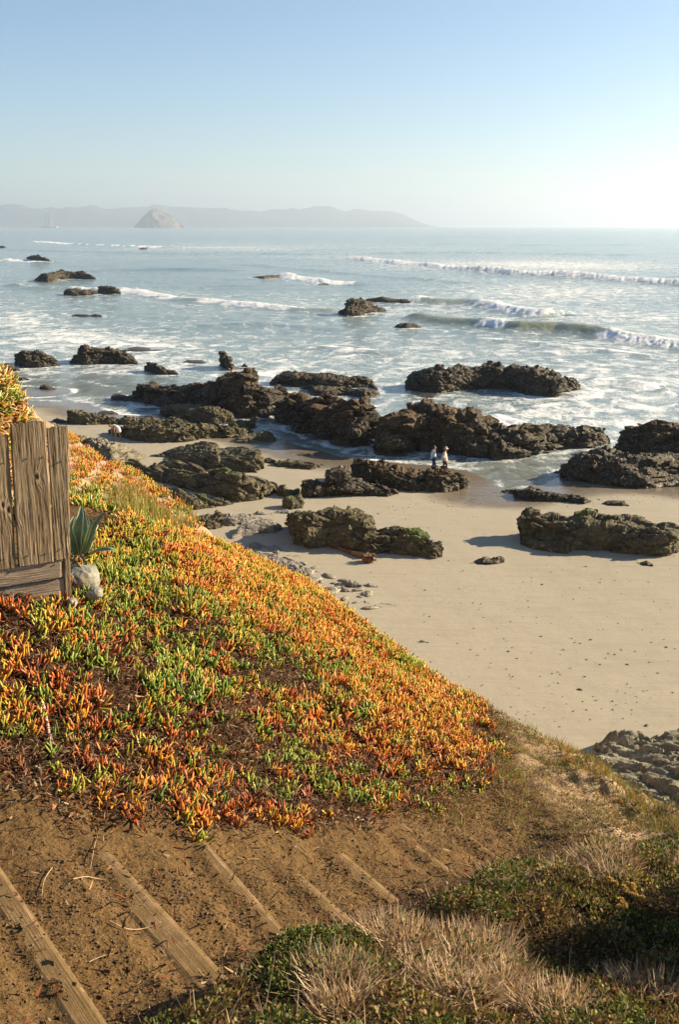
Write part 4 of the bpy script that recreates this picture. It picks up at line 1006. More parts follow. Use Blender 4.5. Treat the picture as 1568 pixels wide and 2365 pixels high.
# ------------------------------------------------------------------ plant material and instancing
def plant_mat(name, trans=.3, rough=.55, var=.25):
    m = NT(name, rough, .3)
    c = m.attr('Col', 'Color')
    n = m.noise(60, 2, .5)
    c = m.mix(m.ramp(n, [(.3, var), (.6, 0)]), c, m.mix(1.0, c, (.45, .4, .35), 'MULTIPLY'))
    m.base(c)
    tr = m.new('ShaderNodeBsdfTranslucent'); m.l.new(c, tr.inputs[0])
    mx = m.new('ShaderNodeMixShader'); mx.inputs[0].default_value = trans
    m.l.new(m.p.outputs[0], mx.inputs[1]); m.l.new(tr.outputs[0], mx.inputs[2]); m.l.new(mx.outputs[0], m.out.inputs[0])
    return m.m
M_SUCC = plant_mat('succulent_leaf', .16, .4)
M_LEAF = plant_mat('scrub_leaf', .3, .6)
M_STRAW = plant_mat('dry_stem', .25, .8)
def frames(dirs, spin):                        # rotation matrices with z axis along dirs
    z = dirs / np.linalg.norm(dirs, axis=1, keepdims=True)
    a = np.where(np.abs(z[:, 2:3]) < .9, np.array([[0, 0, 1.0]]), np.array([[1.0, 0, 0]]))
    x = np.cross(a, z); x /= np.linalg.norm(x, axis=1, keepdims=True)
    y = np.cross(z, x)
    c, s = np.cos(spin)[:, None], np.sin(spin)[:, None]
    return np.stack([x * c + y * s, -x * s + y * c, z], -1)    # columns
def leaf_template(rings, sides=3):
    """rings: (along, radius, bend)"""
    v = []
    for z_, r_, b_ in rings:
        for k in range(sides):
            t_ = 2 * pi * k / sides + pi / 6
            v.append((r_ * cos(t_) + b_, r_ * sin(t_), z_))
    v.append((rings[-1][2] * 1.15, 0, rings[-1][0] + .12))
    f = []
    for j in range(len(rings) - 1):
        for k in range(sides):
            f.append((j * sides + k, j * sides + (k + 1) % sides, (j + 1) * sides + (k + 1) % sides, (j + 1) * sides + k))
    L = (len(rings) - 1) * sides; T = len(v) - 1
    f3 = [(L + k, L + (k + 1) % sides, T) for k in range(sides)]
    return np.array(v), np.array(f), np.array(f3)
def strip_template(n=4, w=.5, curl=.0):
    t = np.linspace(0, 1, n)
    c = curl * t ** 2
    ww = w * (1 - t ** 2 * .85)
    v = np.concatenate([np.stack([c, ww, t * (1 - .3 * abs(curl) * t)], -1), np.stack([c, -ww, t * (1 - .3 * abs(curl) * t)], -1)])
    f = np.array([(k, k + 1, n + k + 1, n + k) for k in range(n - 1)])
    return v, f, np.zeros((0, 3), int)
def build_instances(name, tmpl, pos, dirs, spin, length, width, col0, col1, mat, smooth=True):
    tv, tf, tf3 = tmpl; n = len(pos); m = len(tv)
    R_ = frames(dirs, spin)
    loc = tv[None] * np.stack([width, width, length], -1)[:, None, :]
    V = np.einsum('nij,nmj->nmi', R_, loc) + pos[:, None]
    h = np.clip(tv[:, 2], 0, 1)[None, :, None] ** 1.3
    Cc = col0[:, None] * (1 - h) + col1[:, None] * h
    off = (np.arange(n) * m)[:, None, None]
    fl = [(tf[None] + off).reshape(-1, tf.shape[1])]
    if len(tf3): fl.append((tf3[None] + off).reshape(-1, 3))
    return mesh_from(name, V.reshape(-1, 3), fl, mat, smooth, cols=Cc.reshape(-1, 3))
def gnorm(x, y):
    e = .06
    zx = ground(x + e, y, False) - ground(x - e, y, False); zy = ground(x, y + e, False) - ground(x, y - e, False)
    nn = np.stack([-zx / (2 * e), -zy / (2 * e), np.ones_like(zx)], -1)
    return nn / np.linalg.norm(nn, axis=1, keepdims=True)
def scatter(n, xr, yr, keep=None, rng=RNG):
    x = rng.uniform(*xr, n); y = rng.uniform(*yr, n); z = ground(x, y)
    px, py = proj(x, y, z)
    k = keep(x, y, z, px, py) if keep else np.ones(n, bool)
    return x[k], y[k], z[k], px[k], py[k]
def pick(rng, cols, wts):                       # wts (n,k)
    w = np.maximum(wts, 0); w = w / w.sum(1, keepdims=True)
    r = rng.random(len(w))[:, None]; idx = (np.cumsum(w, 1) < r).sum(1).clip(0, len(cols) - 1)
    return np.array(cols)[idx], idx
def pdist(px, py, poly, closed=False): return seg_dist(px, py, poly, closed)[0]
def pin(px, py, poly, soft=20):
    d = pdist(px, py, poly, True); return sstep(-soft, soft, np.where(inside(px, py, poly), d, -d))

# ------------------------------------------------------------------ ice plant cover
CREST = [(300, 1190), (430, 1180), (560, 1240), (760, 1320), (1000, 1530), (1085, 1590), (1130, 1660)]
def ice_keep(x, y, z, px, py):
    d = seg_dist(px, py, ICE_PX, True)[0]; s = np.where(inside(px, py, ICE_PX), d, -d)
    bare = fbm2(x, y, .32, 3, 101)
    dead = .75 * np.exp(-(((px - 690) / 120) ** 2 + ((py - 1560) / 60) ** 2)) + .8 * np.exp(-(((px - 360) / 70) ** 2 + ((py - 1255) / 45) ** 2)) + .6 * np.exp(-(((px - 1100) / 140) ** 2 + ((py - 1800) / 70) ** 2)) \
        + .5 * np.exp(-(((px - 120) / 150) ** 2 + ((py - 1740) / 50) ** 2)) + .45 * np.exp(-(((px - 560) / 90) ** 2 + ((py - 1690) / 40) ** 2))
    nearcrest = np.exp(-(pdist(px, py, CREST) / 200) ** 2)
    p = .62 + .45 * nearcrest - .65 * dead - 1.3 * np.maximum(bare - .05, 0) * (1 - .8 * nearcrest) - .10 * sstep(1700, 1890, py)
    p = p * sstep(-25, 60, s + 120 * fbm2(x, y, .35, 3, 102) * sstep(1500, 1750, py))
    return (RNG.random(len(x)) < p) & (y < 11.5) & (y > 3.0)
x, y, z, px, py = scatter(35000, (-5.2, 3.6), (3.2, 11.2), ice_keep)
# clumps gather on trailing stems
nC = len(x)
nl = RNG.integers(7, 13, nC)
idx = np.repeat(np.arange(nC), nl); N_ = len(idx)
nrm = gnorm(x, y)
sun_h = np.array([sin(SUN_AZ), cos(SUN_AZ), 0])
cd = nrm * .35 + np.array([0, 0, 1.0]) + sun_h * .12 + RNG.normal(0, .34, (nC, 3))
cd /= np.linalg.norm(cd, axis=1, keepdims=True)
sz = RNG.uniform(.75, 1.25, nC) * np.where(py > 1700, .86, 1.0)
off = RNG.normal(0, .022, (N_, 3)) * np.array([1, 1, .3])
ld = cd[idx] + RNG.normal(0, .46, (N_, 3))
pos = np.stack([x, y, z + .005], -1)[idx] + off * sz[idx, None]
L = RNG.uniform(.040, .088, N_) * sz[idx]
Wd = RNG.uniform(.0055, .0085, N_) * sz[idx]
nearcrest = np.exp(-(pdist(px, py, CREST) / 210) ** 2)
greenband = np.exp(-(((px - 420) / 260) ** 2 + ((py - 1600) / 150) ** 2)) + .9 * np.exp(-(((px - 270) / 130) ** 2 + ((py - 1400) / 90) ** 2)) + .8 * np.exp(-(((px - 20) / 80) ** 2 + ((py - 1680) / 60) ** 2)) + .5 * np.exp(-(((px - 620) / 120) ** 2 + ((py - 1780) / 70) ** 2))
hue = fbm2(x, y, .6, 3, 103) * 1.25
wt = np.stack([.30 + 1.9 * greenband - .9 * hue - .55 * nearcrest,                 # green
               .42 + .4 * greenband + .42 * nearcrest - .2 * hue,                  # yellow green
               .12 + .95 * nearcrest + .7 * hue,                                 # amber
               .20 + .62 * nearcrest + .9 * hue + .15 * sstep(1500, 1750, py),    # orange red
               .20 - .2 * nearcrest + .36 * sstep(1500, 1800, py) + .25 * np.maximum(hue, 0)], -1)           # brown red
wt = np.maximum(wt, .02)
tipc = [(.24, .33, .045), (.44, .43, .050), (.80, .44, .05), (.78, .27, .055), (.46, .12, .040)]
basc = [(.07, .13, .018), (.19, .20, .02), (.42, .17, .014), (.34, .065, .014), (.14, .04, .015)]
_, ci = pick(RNG, tipc, wt)
mut = RNG.random(N_) < .16
cil = np.where(mut, np.clip(ci[idx] + RNG.integers(-1, 2, N_), 0, 4), ci[idx])
br = RNG.uniform(.75, 1.2, N_)[:, None]
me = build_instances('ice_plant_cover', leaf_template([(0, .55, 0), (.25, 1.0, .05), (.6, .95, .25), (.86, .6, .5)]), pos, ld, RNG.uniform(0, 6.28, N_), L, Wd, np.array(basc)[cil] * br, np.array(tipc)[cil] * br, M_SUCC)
tag(obj('ice_plant_cover', me), kind='stuff')
print('ice leaves', N_)
# dead leaves and runners under and below the living plants
def litter_keep(x, y, z, px, py):
    d = seg_dist(px, py, ICE_PX, True)[0]; s = np.where(inside(px, py, ICE_PX), d, -d)
    p = sstep(-75, 10, s + 35 * fbm2(x, y, .3, 3, 104)) * (.95 - .45 * np.exp(-(pdist(px, py, CREST) / 150) ** 2))
    p = np.maximum(p, .05 * (px < 1200) * (py > 1800)) * (y > 2.2)
    gate = sstep(-75, -110, s)
    return (RNG.random(len(x)) < p) & (y < 11.3)
x, y, z, px, py = scatter(190000, (-4.4, 3.0), (2.4, 10.6), litter_keep)
n = len(x); d = RNG.normal(0, 1, (n, 3)); d[:, 2] = np.abs(d[:, 2]) * .45 + .05
shade = RNG.uniform(.3, 1.6, n)[:, None]
lc, _ = pick(RNG, [(.17, .095, .045), (.29, .19, .10), (.09, .042, .02), (.27, .085, .03), (.46, .34, .21)], np.tile([1, .55, 1.1, .45, .18], (n, 1)))
me = build_instances('dead_leaf_litter', strip_template(4, 1.0, .55), np.stack([x, y, z + RNG.uniform(.0, .03, n)], -1), d, RNG.uniform(0, 6.28, n), RNG.uniform(.022, .070, n), RNG.uniform(.0026, .0058, n), lc * shade * .9, lc * shade * 1.15, M_STRAW)
tag(obj('dead_leaf_litter', me), kind='stuff')
x, y, z, px, py = scatter(60000, (-4.4, 3.0), (2.8, 9.5), litter_keep)
n = len(x); d = RNG.normal(0, 1, (n, 3)); d[:, 2] = np.abs(d[:, 2]) * .6 + .1
lc, _ = pick(RNG, [(.20, .115, .06), (.34, .22, .12), (.28, .07, .03), (.13, .055, .028)], np.tile([1, .7, .55, .8], (n, 1))); lc = lc * RNG.uniform(.6, 1.2, n)[:, None]
me = build_instances('withered_leaves', leaf_template([(0, .6, 0), (.3, 1, 1.2), (.65, .8, 3.2), (.9, .4, 3.4)]), np.stack([x, y, z + RNG.uniform(.0, .03, n)], -1), d, RNG.uniform(0, 6.28, n), RNG.uniform(.025, .060, n), RNG.uniform(.0028, .0048, n), lc * .8, lc, M_STRAW)
tag(obj('withered_leaves', me), kind='stuff')
# tiny round green leaves between them, and soil crumbs
def weed_keep(x, y, z, px, py):
    p = .9 * np.exp(-(((px - 250) / 80) ** 2 + ((py - 1330) / 60) ** 2)) + .35 * (fbm2(x, y, .3, 3, 105) > .18) * pin(px, py, ICE_PX, 40)
    return RNG.random(len(x)) < p
x, y, z, px, py = scatter(26000, (-3.5, 2.2), (3.3, 8.5), weed_keep)
n = len(x)
oval = (np.array([(0, 0, 0), (0, .5, .35), (.12, 0, .5), (0, -.5, .35), (0, .4, .8), (0, -.4, .8), (0, 0, 1.0)]), np.array([(0, 1, 4, 2), (0, 2, 5, 3)]), np.array([(2, 4, 6), (2, 6, 5)]))
gc = np.array([[.075, .13, .025]]) * RNG.uniform(.6, 1.5, n)[:, None]
d = RNG.normal(0, .7, (n, 3)); d[:, 2] = np.abs(d[:, 2]) + .4
me = build_instances('small_green_weeds', oval, np.stack([x, y, z + RNG.uniform(0, .03, n)], -1), d, RNG.uniform(0, 6.28, n), RNG.uniform(.009, .018, n), RNG.uniform(.008, .014, n), gc, gc, M_LEAF)
tag(obj('small_green_weeds', me), kind='stuff')
x, y, z, px, py = scatter(80000, (-2.4, 2.6), (2.2, 6.5), lambda x, y, z, px, py: (py > 1780 - 60 * fbm2(x, y, .3, 2, 3)) & (px > -150) & (RNG.random(len(x)) < .15 + .85 * sstep(-.1, .25, fbm2(x, y, .35, 3, 106))))
n = len(x)
octa = (np.array([(1, 0, .1), (.2, 1, 0), (-1, .1, 0), (0, -1, .1), (.1, 0, 1), (0, 0, -.6)]), np.array([(0, 1, 4), (1, 2, 4), (2, 3, 4), (3, 0, 4), (1, 0, 5), (2, 1, 5), (3, 2, 5), (0, 3, 5)]), np.zeros((0, 3), int))
cc = (np.array([[.095, .060, .029]]) * RNG.uniform(.4, 1.9, n)[:, None])
r_ = RNG.uniform(.0014, .0042, n) * RNG.choice([1, 1, 1.3, 2.0], n)
me = build_instances('soil_crumbs', octa, np.stack([x, y, z + r_ * .3], -1), RNG.normal(0, 1, (n, 3)) * .4 + np.array([0, 0, 1]), RNG.uniform(0, 6.28, n), r_, r_ * RNG.uniform(.8, 1.4, n), cc, cc, plant_mat('soil_crumb', 0.0, .95), False)
tag(obj('soil_crumbs', me), kind='stuff')

# ------------------------------------------------------------------ far spur and the seaward lip of the bluff
def blades(name, x, y, z, hgt, wid, c0, c1, lean=.3, mat=None, curl=.4, n=4, dirb=None):
    m = len(x); d = RNG.normal(0, lean, (m, 3)); d[:, 2] = 1
    if dirb is not None: d += dirb
    me = build_instances(name, strip_template(n, 1.0, curl), np.stack([x, y, z - .004], -1), d, RNG.uniform(0, 6.28, m), hgt, wid, c0, c1, mat or M_STRAW)
    o = obj(name, me); tag(o, kind='stuff'); return o
SP_OR = [(160, 1005), (200, 1030), (300, 1095), (350, 1140), (400, 1185), (330, 1150), (250, 1130), (160, 1135)]
SP_MIX = [(150, 1100), (240, 1120), (300, 1150), (330, 1185), (300, 1230), (150, 1290)]
SP_GR = [(250, 1140), (320, 1130), (380, 1170), (445, 1180), (450, 1215), (400, 1250), (300, 1225), (250, 1190)]
def spur_keep(x, y, z, px, py):
    st = fbm2((px + py * .9) * 1.0, (px * .25 - py) * .22, 14, 3, 107)
    p = .7 * pin(px, py, SP_OR, 8) * sstep(-.02, .2, st) + .75 * pin(px, py, SP_MIX, 15) * sstep(-.25, .1, st) + .15 * pin(px, py, SP_GR, 15)
    lip = np.exp(-(pdist(px, py, [(165, 1010), (300, 1090), (420, 1180)]) / 12) ** 2)
    return RNG.random(len(x)) < np.maximum(p, .7 * lip * (st > -.1))
x, y, z, px, py = scatter(30000, (-8.5, -1.0), (8.8, 23.5), spur_keep)
n = len(x); k = 5; i2 = np.repeat(np.arange(n), k); m = len(i2)
wt = np.stack([.2 + .9 * pin(px, py, SP_MIX, 20), .35 + .7 * pin(px, py, SP_MIX, 20), .6 + 0 * px, .9 * pin(px, py, SP_OR, 10) + .1, .1 + 0 * px], -1)
_, ci = pick(RNG, tipc, wt); ci = ci[i2]
br = RNG.uniform(.7, 1.15, m)[:, None]; d = RNG.normal(0, .45, (m, 3)) + np.array([.1, 0, 1])
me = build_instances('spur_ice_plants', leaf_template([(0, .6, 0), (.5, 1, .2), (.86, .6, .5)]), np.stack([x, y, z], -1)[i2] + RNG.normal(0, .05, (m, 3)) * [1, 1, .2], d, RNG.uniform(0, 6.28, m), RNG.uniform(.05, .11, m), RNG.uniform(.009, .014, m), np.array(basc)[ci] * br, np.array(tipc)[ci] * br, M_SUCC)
tag(obj('spur_ice_plants', me), kind='stuff')
x, y, z, px, py = scatter(60000, (-8, -1.0), (9, 19), lambda x, y, z, px, py: RNG.random(len(x)) < pin(px, py, SP_GR, 12) * sstep(-.1, .2, fbm2(x, y, .7, 3, 108)) * .8)
n = len(x); g = (fbm2(x, y, .8, 2, 109) + RNG.normal(0, .2, n))[:, None] > 0
c1 = np.where(g, [[.30, .29, .05]], [[.42, .30, .11]]) * RNG.uniform(.7, 1.2, n)[:, None]
blades('spur_grass', x, y, z, RNG.uniform(.10, .32, n), RNG.uniform(.004, .007, n), c1 * .6, c1, .25, M_LEAF)
# seaward lip on the right: dry shrubs, grass and orange fringe
LIP = [(1060, 1590), (1140, 1625), (1200, 1650), (1260, 1680), (1330, 1745), (1380, 1800), (1450, 1850), (1568, 1900)]
def lip_keep(x, y, z, px, py):
    a = np.exp(-(pdist(px, py, LIP) / 34) ** 2) * sstep(-.15, .15, fbm2(x, y, .3, 3, 110) + .05)
    b = .55 * np.exp(-(((px - 1190) / 70) ** 2 + ((py - 1760) / 90) ** 2)) * sstep(-.1, .2, fbm2(x, y, .25, 3, 111)) + .5 * np.exp(-(((px - 1060) / 90) ** 2 + ((py - 1880) / 45) ** 2)) * sstep(-.1, .15, fbm2(x, y, .2, 3, 112)) \
        + .8 * np.exp(-(((px - 1390) / 55) ** 2 + ((py - 1780) / 55) ** 2)) + .6 * np.exp(-(((px - 1480) / 50) ** 2 + ((py - 1840) / 25) ** 2))
    return RNG.random(len(x)) < np.maximum(a, b)
x, y, z, px, py = scatter(90000, (-.5, 4.0), (4.8, 9.5), lip_keep)
n = len(x)
wt = np.stack([.5 + .5 * sstep(1330, 1400, px), .5 + 1.6 * np.exp(-((px - 1215) / 45) ** 2), .35 + .6 * np.exp(-(((px - 1290) / 60) ** 2)), .5 + 1.2 * np.exp(-(((px - 1110) / 60) ** 2))], -1)
c1, _ = pick(RNG, [(.26, .23, .055), (.30, .36, .05), (.58, .28, .05), (.30, .19, .11)], wt); c1 = c1 * RNG.uniform(.6, 1.25, n)[:, None]
blades('lip_shrubbery', x, y, z, RNG.uniform(.03, .12, n), RNG.uniform(.0016, .0036, n), c1 * .5, c1, .55, M_LEAF)

BANK = [(1040, 1610), (1100, 1600), (1160, 1650), (1230, 1680), (1330, 1760), (1400, 1830), (1568, 1900), (1700, 1990), (1300, 1960), (1100, 1910), (960, 1880), (1060, 1800), (1100, 1700)]
x, y, z, px, py = scatter(120000, (-.2, 3.6), (4.2, 8.6), lambda x, y, z, px, py: RNG.random(len(x)) < pin(px, py, BANK, 30) * (.20 + .80 * sstep(-.15, .2, fbm2(x + y * .5, (y - x * .5) * 2.2, .45, 3, 130))))
n = len(x); hb_ = fbm2(x, y, .4, 2, 131)
c1, _ = pick(RNG, [(.42, .29, .15), (.25, .22, .06), (.28, .17, .08), (.24, .28, .05)], np.stack([1 + 0 * x, .9 + 1.5 * hb_, .8 - hb_, .35 + 1.2 * hb_], -1)); c1 = c1 * RNG.uniform(.55, 1.25, n)[:, None]
blades('bank_brush', x, y, z, RNG.uniform(.012, .05, n), RNG.uniform(.0016, .0034, n), c1 * .6, c1, .8, M_STRAW)

# scraps of seaweed and shell on the beach
n = 700; a_ = RNG.uniform(560, 1568, n); b_ = RNG.uniform(1120, 1680, n); b_[:260] = np.interp(a_[:260], [560, 800, 1000, 1568], [1290, 1200, 1160, 1150]) + RNG.normal(0, 7, 260)
P_ = ground_hit(a_, b_); c1 = np.array([[.10, .06, .03]]) * RNG.uniform(.5, 1.6, n)[:, None]; c1[::9] = (.7, .66, .6)
me = build_instances('beach_scraps', strip_template(4, 1.0, .5), P_ + np.array([0, 0, .01]), RNG.normal(0, 1, (n, 3)) * [1, 1, .25] + [0, 0, .05], RNG.uniform(0, 6.28, n), RNG.uniform(.03, .13, n), RNG.uniform(.008, .03, n), c1, c1, M_STRAW)
tag(obj('beach_scraps', me), kind='stuff')

# ------------------------------------------------------------------ mound behind the fence: long drooping ice plant leaves
x, y, z, px, py = scatter(5200, (-6.2, -2.5), (7.6, 11.4), lambda x, y, z, px, py: z > EYE - 2.35)
n = len(x); nn = gnorm(x, y); k = 4; i2 = np.repeat(np.arange(n), k); m = len(i2)
_, ci = pick(RNG, tipc, np.stack([.5 + 0 * x, .9 + 0 * x, .5 + .5 * (py > 930), .35 + 1.2 * (py > 950), .1 + 0 * x], -1)); ci = ci[i2]
d = nn[i2] + RNG.normal(0, .5, (m, 3)) + np.array([.1, -.2, .1]); br = RNG.uniform(.8, 1.3, m)[:, None]
pale = np.where(RNG.random(m)[:, None] < .35, [[.62, .55, .30]], np.array(tipc)[ci])
me = build_instances('mound_ice_plants', leaf_template([(0, .6, 0), (.3, 1, .4), (.6, .9, 1.6), (.86, .6, 3.2)]), np.stack([x, y, z], -1)[i2] + RNG.normal(0, .03, (m, 3)), d, RNG.uniform(0, 6.28, m), RNG.uniform(.07, .14, m), RNG.uniform(.009, .014, m), np.array(basc)[ci] * br, pale * br, M_SUCC)
tag(obj('mound_ice_plants', me), kind='stuff')

# ------------------------------------------------------------------ scrub hillock, lower right
hcrest = [at(*p)[:2] for p in [(410, 2365, 2.25), (540, 2262, 2.55), (670, 2168, 2.85), (850, 2112, 3.2), (1000, 2058, 3.55), (1130, 1998, 3.95), (1250, 1945, 4.35), (1400, 1917, 4.5), (1568, 1915, 4.6), (1900, 1900, 4.8)]]
hx = np.array([p[0] for p in hcrest]); hy = np.array([p[1] for p in hcrest])
def on_hill(x, y): return y < np.interp(x, hx, hy) + .04
hk0 = scatter(900, (-.8, 3.3), (1.6, 4.85), lambda x, y, z, px, py: on_hill(x, y) & (px > 330) & (px < 1950) & (py < 2560), np.random.default_rng(5))
cen = []
for a_, b_ in zip(hk0[0], hk0[1]):
    if all((a_ - c_[0]) ** 2 + (b_ - c_[1]) ** 2 > .020 for c_ in cen): cen.append((a_, b_))
cen = np.array(cen); crng = np.random.default_rng(8); nc_ = len(cen)
crad = crng.uniform(.11, .24, nc_); chgt = crng.uniform(.05, .15, nc_)
chgt *= np.where(cen[:, 0] < .15, .5, 1)
cpx, cpy = proj(cen[:, 0], cen[:, 1], ground(cen[:, 0], cen[:, 1]))
def zones(px, py):
    grass = 1.2 * np.exp(-((py - 1955 + 0.05 * (px - 1400)) / 42) ** 2) * sstep(1160, 1240, px)
    straw = np.exp(-(((px - 1050) / 290) ** 2 + ((py - 2255) / 75) ** 2)) + .9 * np.exp(-(((px - 900) / 140) ** 2 + ((py - 2180) / 30) ** 2)) + .6 * np.exp(-(((px - 1480) / 160) ** 2 + ((py - 2040) / 28) ** 2)) + .7 * np.exp(-(((px - 760) / 200) ** 2 + ((py - 2350) / 50) ** 2)) + .6 * np.exp(-(((px - 1350) / 170) ** 2 + ((py - 2350) / 45) ** 2))
    dark = np.exp(-(((px - 1480) / 200) ** 2 + ((py - 2170) / 110) ** 2))
    return grass, straw, dark
_g, _s, _d = zones(cpx, cpy)
cstraw = (_s + crng.normal(0, .28, nc_) > .50) & (_g < .6)
cgreen = _g + crng.normal(0, .1, nc_) > .4
chue = crng.normal(0, .5, nc_)
def clump(x, y):                                   # nearest hummock: its index, relative radius, height of its dome
    best = np.full(len(x), -9.0); bi = np.zeros(len(x), int); br_ = np.ones(len(x))
    for k in range(nc_):
        q = np.hypot(x - cen[k, 0], y - cen[k, 1]) / crad[k]
        v = chgt[k] * (1 - q ** 2)
        m = v > best; best = np.where(m, v, best); bi = np.where(m, k, bi); br_ = np.where(m, q, br_)
    return bi, br_, np.maximum(best, 0)
def hk(x, y, z, px, py): return on_hill(x, y) & (px > 330) & (px < 1900) & (py < 2560)
# leafy hummocks
x, y, z, px, py = scatter(210000, (-.75, 3.4), (1.55, 4.9), hk)
bi, q_, hp = clump(x, y)
keep = (RNG.random(len(x)) < (1.05 - .95 * sstep(.65, 1.0, q_)) * np.where(cstraw[bi], .18, .85))
x, y, z, px, py, hp, bi, q_ = [a[keep] for a in (x, y, z, px, py, hp, bi, q_)]
n = len(x); g_, s_, dk = zones(px, py)
zz_ = z + hp * RNG.uniform(.55, 1.08, n) + RNG.uniform(0, .02, n)
hue = chue[bi] + RNG.normal(0, .15, n)
wt = np.stack([.55 + 1.0 * g_ - hue, .45 + .3 * hue + .5 * g_, .25 + 1.1 * hue, .25 - .6 * g_ + hue + .3 * s_, .05 + .9 * np.exp(-(((px - 1480) / 60) ** 2 + ((py - 2070) / 40) ** 2))], -1)
c1, ci = pick(RNG, [(.070, .105, .018), (.19, .20, .036), (.21, .13, .04), (.13, .07, .03), (.48, .30, .06)], np.maximum(wt, .01))
c1 = c1 * RNG.uniform(.5, 1.4, n)[:, None]
out_ = np.stack([x - cen[bi, 0], y - cen[bi, 1], 0 * x], -1) / crad[bi][:, None]
d = RNG.normal(0, .45, (n, 3)) + out_ * .7 + np.array([.1, 0, .6])
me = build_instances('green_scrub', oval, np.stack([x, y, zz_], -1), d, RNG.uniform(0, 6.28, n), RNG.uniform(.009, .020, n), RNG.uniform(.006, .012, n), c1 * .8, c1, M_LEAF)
tag(obj('green_scrub', me), kind='stuff')
x, y, z, px, py = scatter(15000, (-.75, .6), (2.0, 3.3), lambda x, y, z, px, py: on_hill(x, y) & (RNG.random(len(x)) < np.exp(-(((px - 700) / 110) ** 2 + ((py - 2225) / 45) ** 2)) + .5 * np.exp(-(((px - 900) / 90) ** 2 + ((py - 2115) / 20) ** 2))))
n = len(x); c1 = np.array([[.11, .15, .022]]) * RNG.uniform(.5, 1.5, n)[:, None]
bi, q_, hp = clump(x, y)
me = build_instances('fleshy_shrub', leaf_template([(0, .5, 0), (.5, 1, .1), (.86, .7, .2)]), np.stack([x, y, z + hp * RNG.uniform(.5, 1.1, n) + RNG.uniform(0, .03, n)], -1), RNG.normal(0, .6, (n, 3)) + np.array([.2, 0, .8]), RNG.uniform(0, 6.28, n), RNG.uniform(.012, .024, n), RNG.uniform(.002, .0038, n), c1 * .6, c1, M_SUCC)
tag(obj('fleshy_shrub', me), kind='stuff')
# straw hummocks: stems springing outward from each centre
x, y, z, px, py = scatter(210000, (-.9, 3.4), (1.5, 4.95), hk)
bi, q_, hp = clump(x, y); g_, s_, dk = zones(px, py)
keep = RNG.random(len(x)) < np.where(cstraw[bi], .80, .06) * (1.05 - 1.0 * sstep(.6, .98, q_)) * (1 - .8 * dk)
x, y, z, px, py, bi, hp, q_ = [a[keep] for a in (x, y, z, px, py, bi, hp, q_)]; n = len(x)
c1, _ = pick(RNG, [(.66, .48, .29), (.50, .34, .19), (.28, .17, .085), (.76, .61, .43)], np.tile([1, 1, .7, .45], (n, 1))); c1 = c1 * RNG.uniform(.6, 1.2, n)[:, None]
out_ = np.stack([x - cen[bi, 0], y - cen[bi, 1], 0 * x], -1) / crad[bi][:, None]
blades('dry_grass', x, y, z + hp * .55, RNG.uniform(.035, .125, n), RNG.uniform(.0010, .0021, n), c1 * .8, c1, .42, M_STRAW, .5, 5, out_ * 1.3)
# bright grass along the far rim
x, y, z, px, py = scatter(60000, (.4, 3.2), (3.2, 4.95), hk)
g_, s_, dk = zones(px, py); keep = RNG.random(len(x)) < g_ * sstep(-.3, .1, fbm2(x, y, .2, 2, 127)) * 1.2
x, y, z = x[keep], y[keep], z[keep]; n = len(x)
c1 = np.array([[.30, .36, .06]]) * RNG.uniform(.6, 1.3, n)[:, None]
blades('green_grass', x, y, z, RNG.uniform(.035, .10, n), RNG.uniform(.0009, .0018, n), c1 * .5, c1, .35, M_LEAF)
# pale bare twigs standing out of the scrub
tw = []
x, y, z, px, py = scatter(900, (-.5, 2.4), (1.8, 3.6), lambda x, y, z, px, py: hk(x, y, z, px, py) & (RNG.random(len(x)) < zones(px, py)[1] * .9))
n = len(x); c1 = np.array([[.55, .45, .34]]) * RNG.uniform(.6, 1.2, n)[:, None]
me = build_instances('bare_twigs', leaf_template([(0, 1, 0), (.3, .8, 3), (.6, .6, 9), (.9, .4, 12)]), np.stack([x, y, z + .01], -1), RNG.normal(0, .6, (n, 3)) + np.array([0, 0, .8]), RNG.uniform(0, 6.28, n), RNG.uniform(.06, .16, n), RNG.uniform(.0007, .0013, n), c1, c1, M_STRAW)
tag(obj('bare_twigs', me), kind='stuff')

# taller shrub added out of view past the right edge: its shade fills the hollow
cx, cy = 2.25, 3.2; n = 26000
q = RNG.normal(0, 1, (n, 3)); q /= np.linalg.norm(q, axis=1, keepdims=True); q *= (RNG.random(n) ** .25)[:, None]
lump = 1 + .3 * fbm(q * 2.2 + 4, 3, 9)
P_ = q * lump[:, None] * np.array([.45, .60, .44]) + np.array([cx, cy, float(ground(np.array([cx]), np.array([cy]))[0]) + .30])
c1 = np.array([[.09, .12, .028]]) * RNG.uniform(.5, 1.5, n)[:, None]
sh = empty('shrub', (cx, cy, float(ground(np.array([cx]), np.array([cy]))[0]))); tag(sh, 'dense dark shrub out of view past the right edge, shading the hollow of the scrub hillock', 'shrub')
me = build_instances('foliage', oval, P_ - np.array(sh.location), q + RNG.normal(0, .5, (n, 3)), RNG.uniform(0, 6.28, n), RNG.uniform(.02, .045, n), RNG.uniform(.014, .026, n), c1, c1, M_LEAF)
obj('foliage', me, sh)
st = leaf_template([(0, 1, 0), (.3, .8, 2), (.6, .6, 5), (.9, .4, 6)])
n = 40; c1 = np.full((n, 3), .12)
obj('stems', build_instances('stems', st, np.zeros((n, 3)), RNG.normal(0, .5, (n, 3)) + [0, 0, .8], RNG.uniform(0, 6.28, n), RNG.uniform(.4, .8, n), np.full(n, .012), c1, c1, M_STRAW), sh)
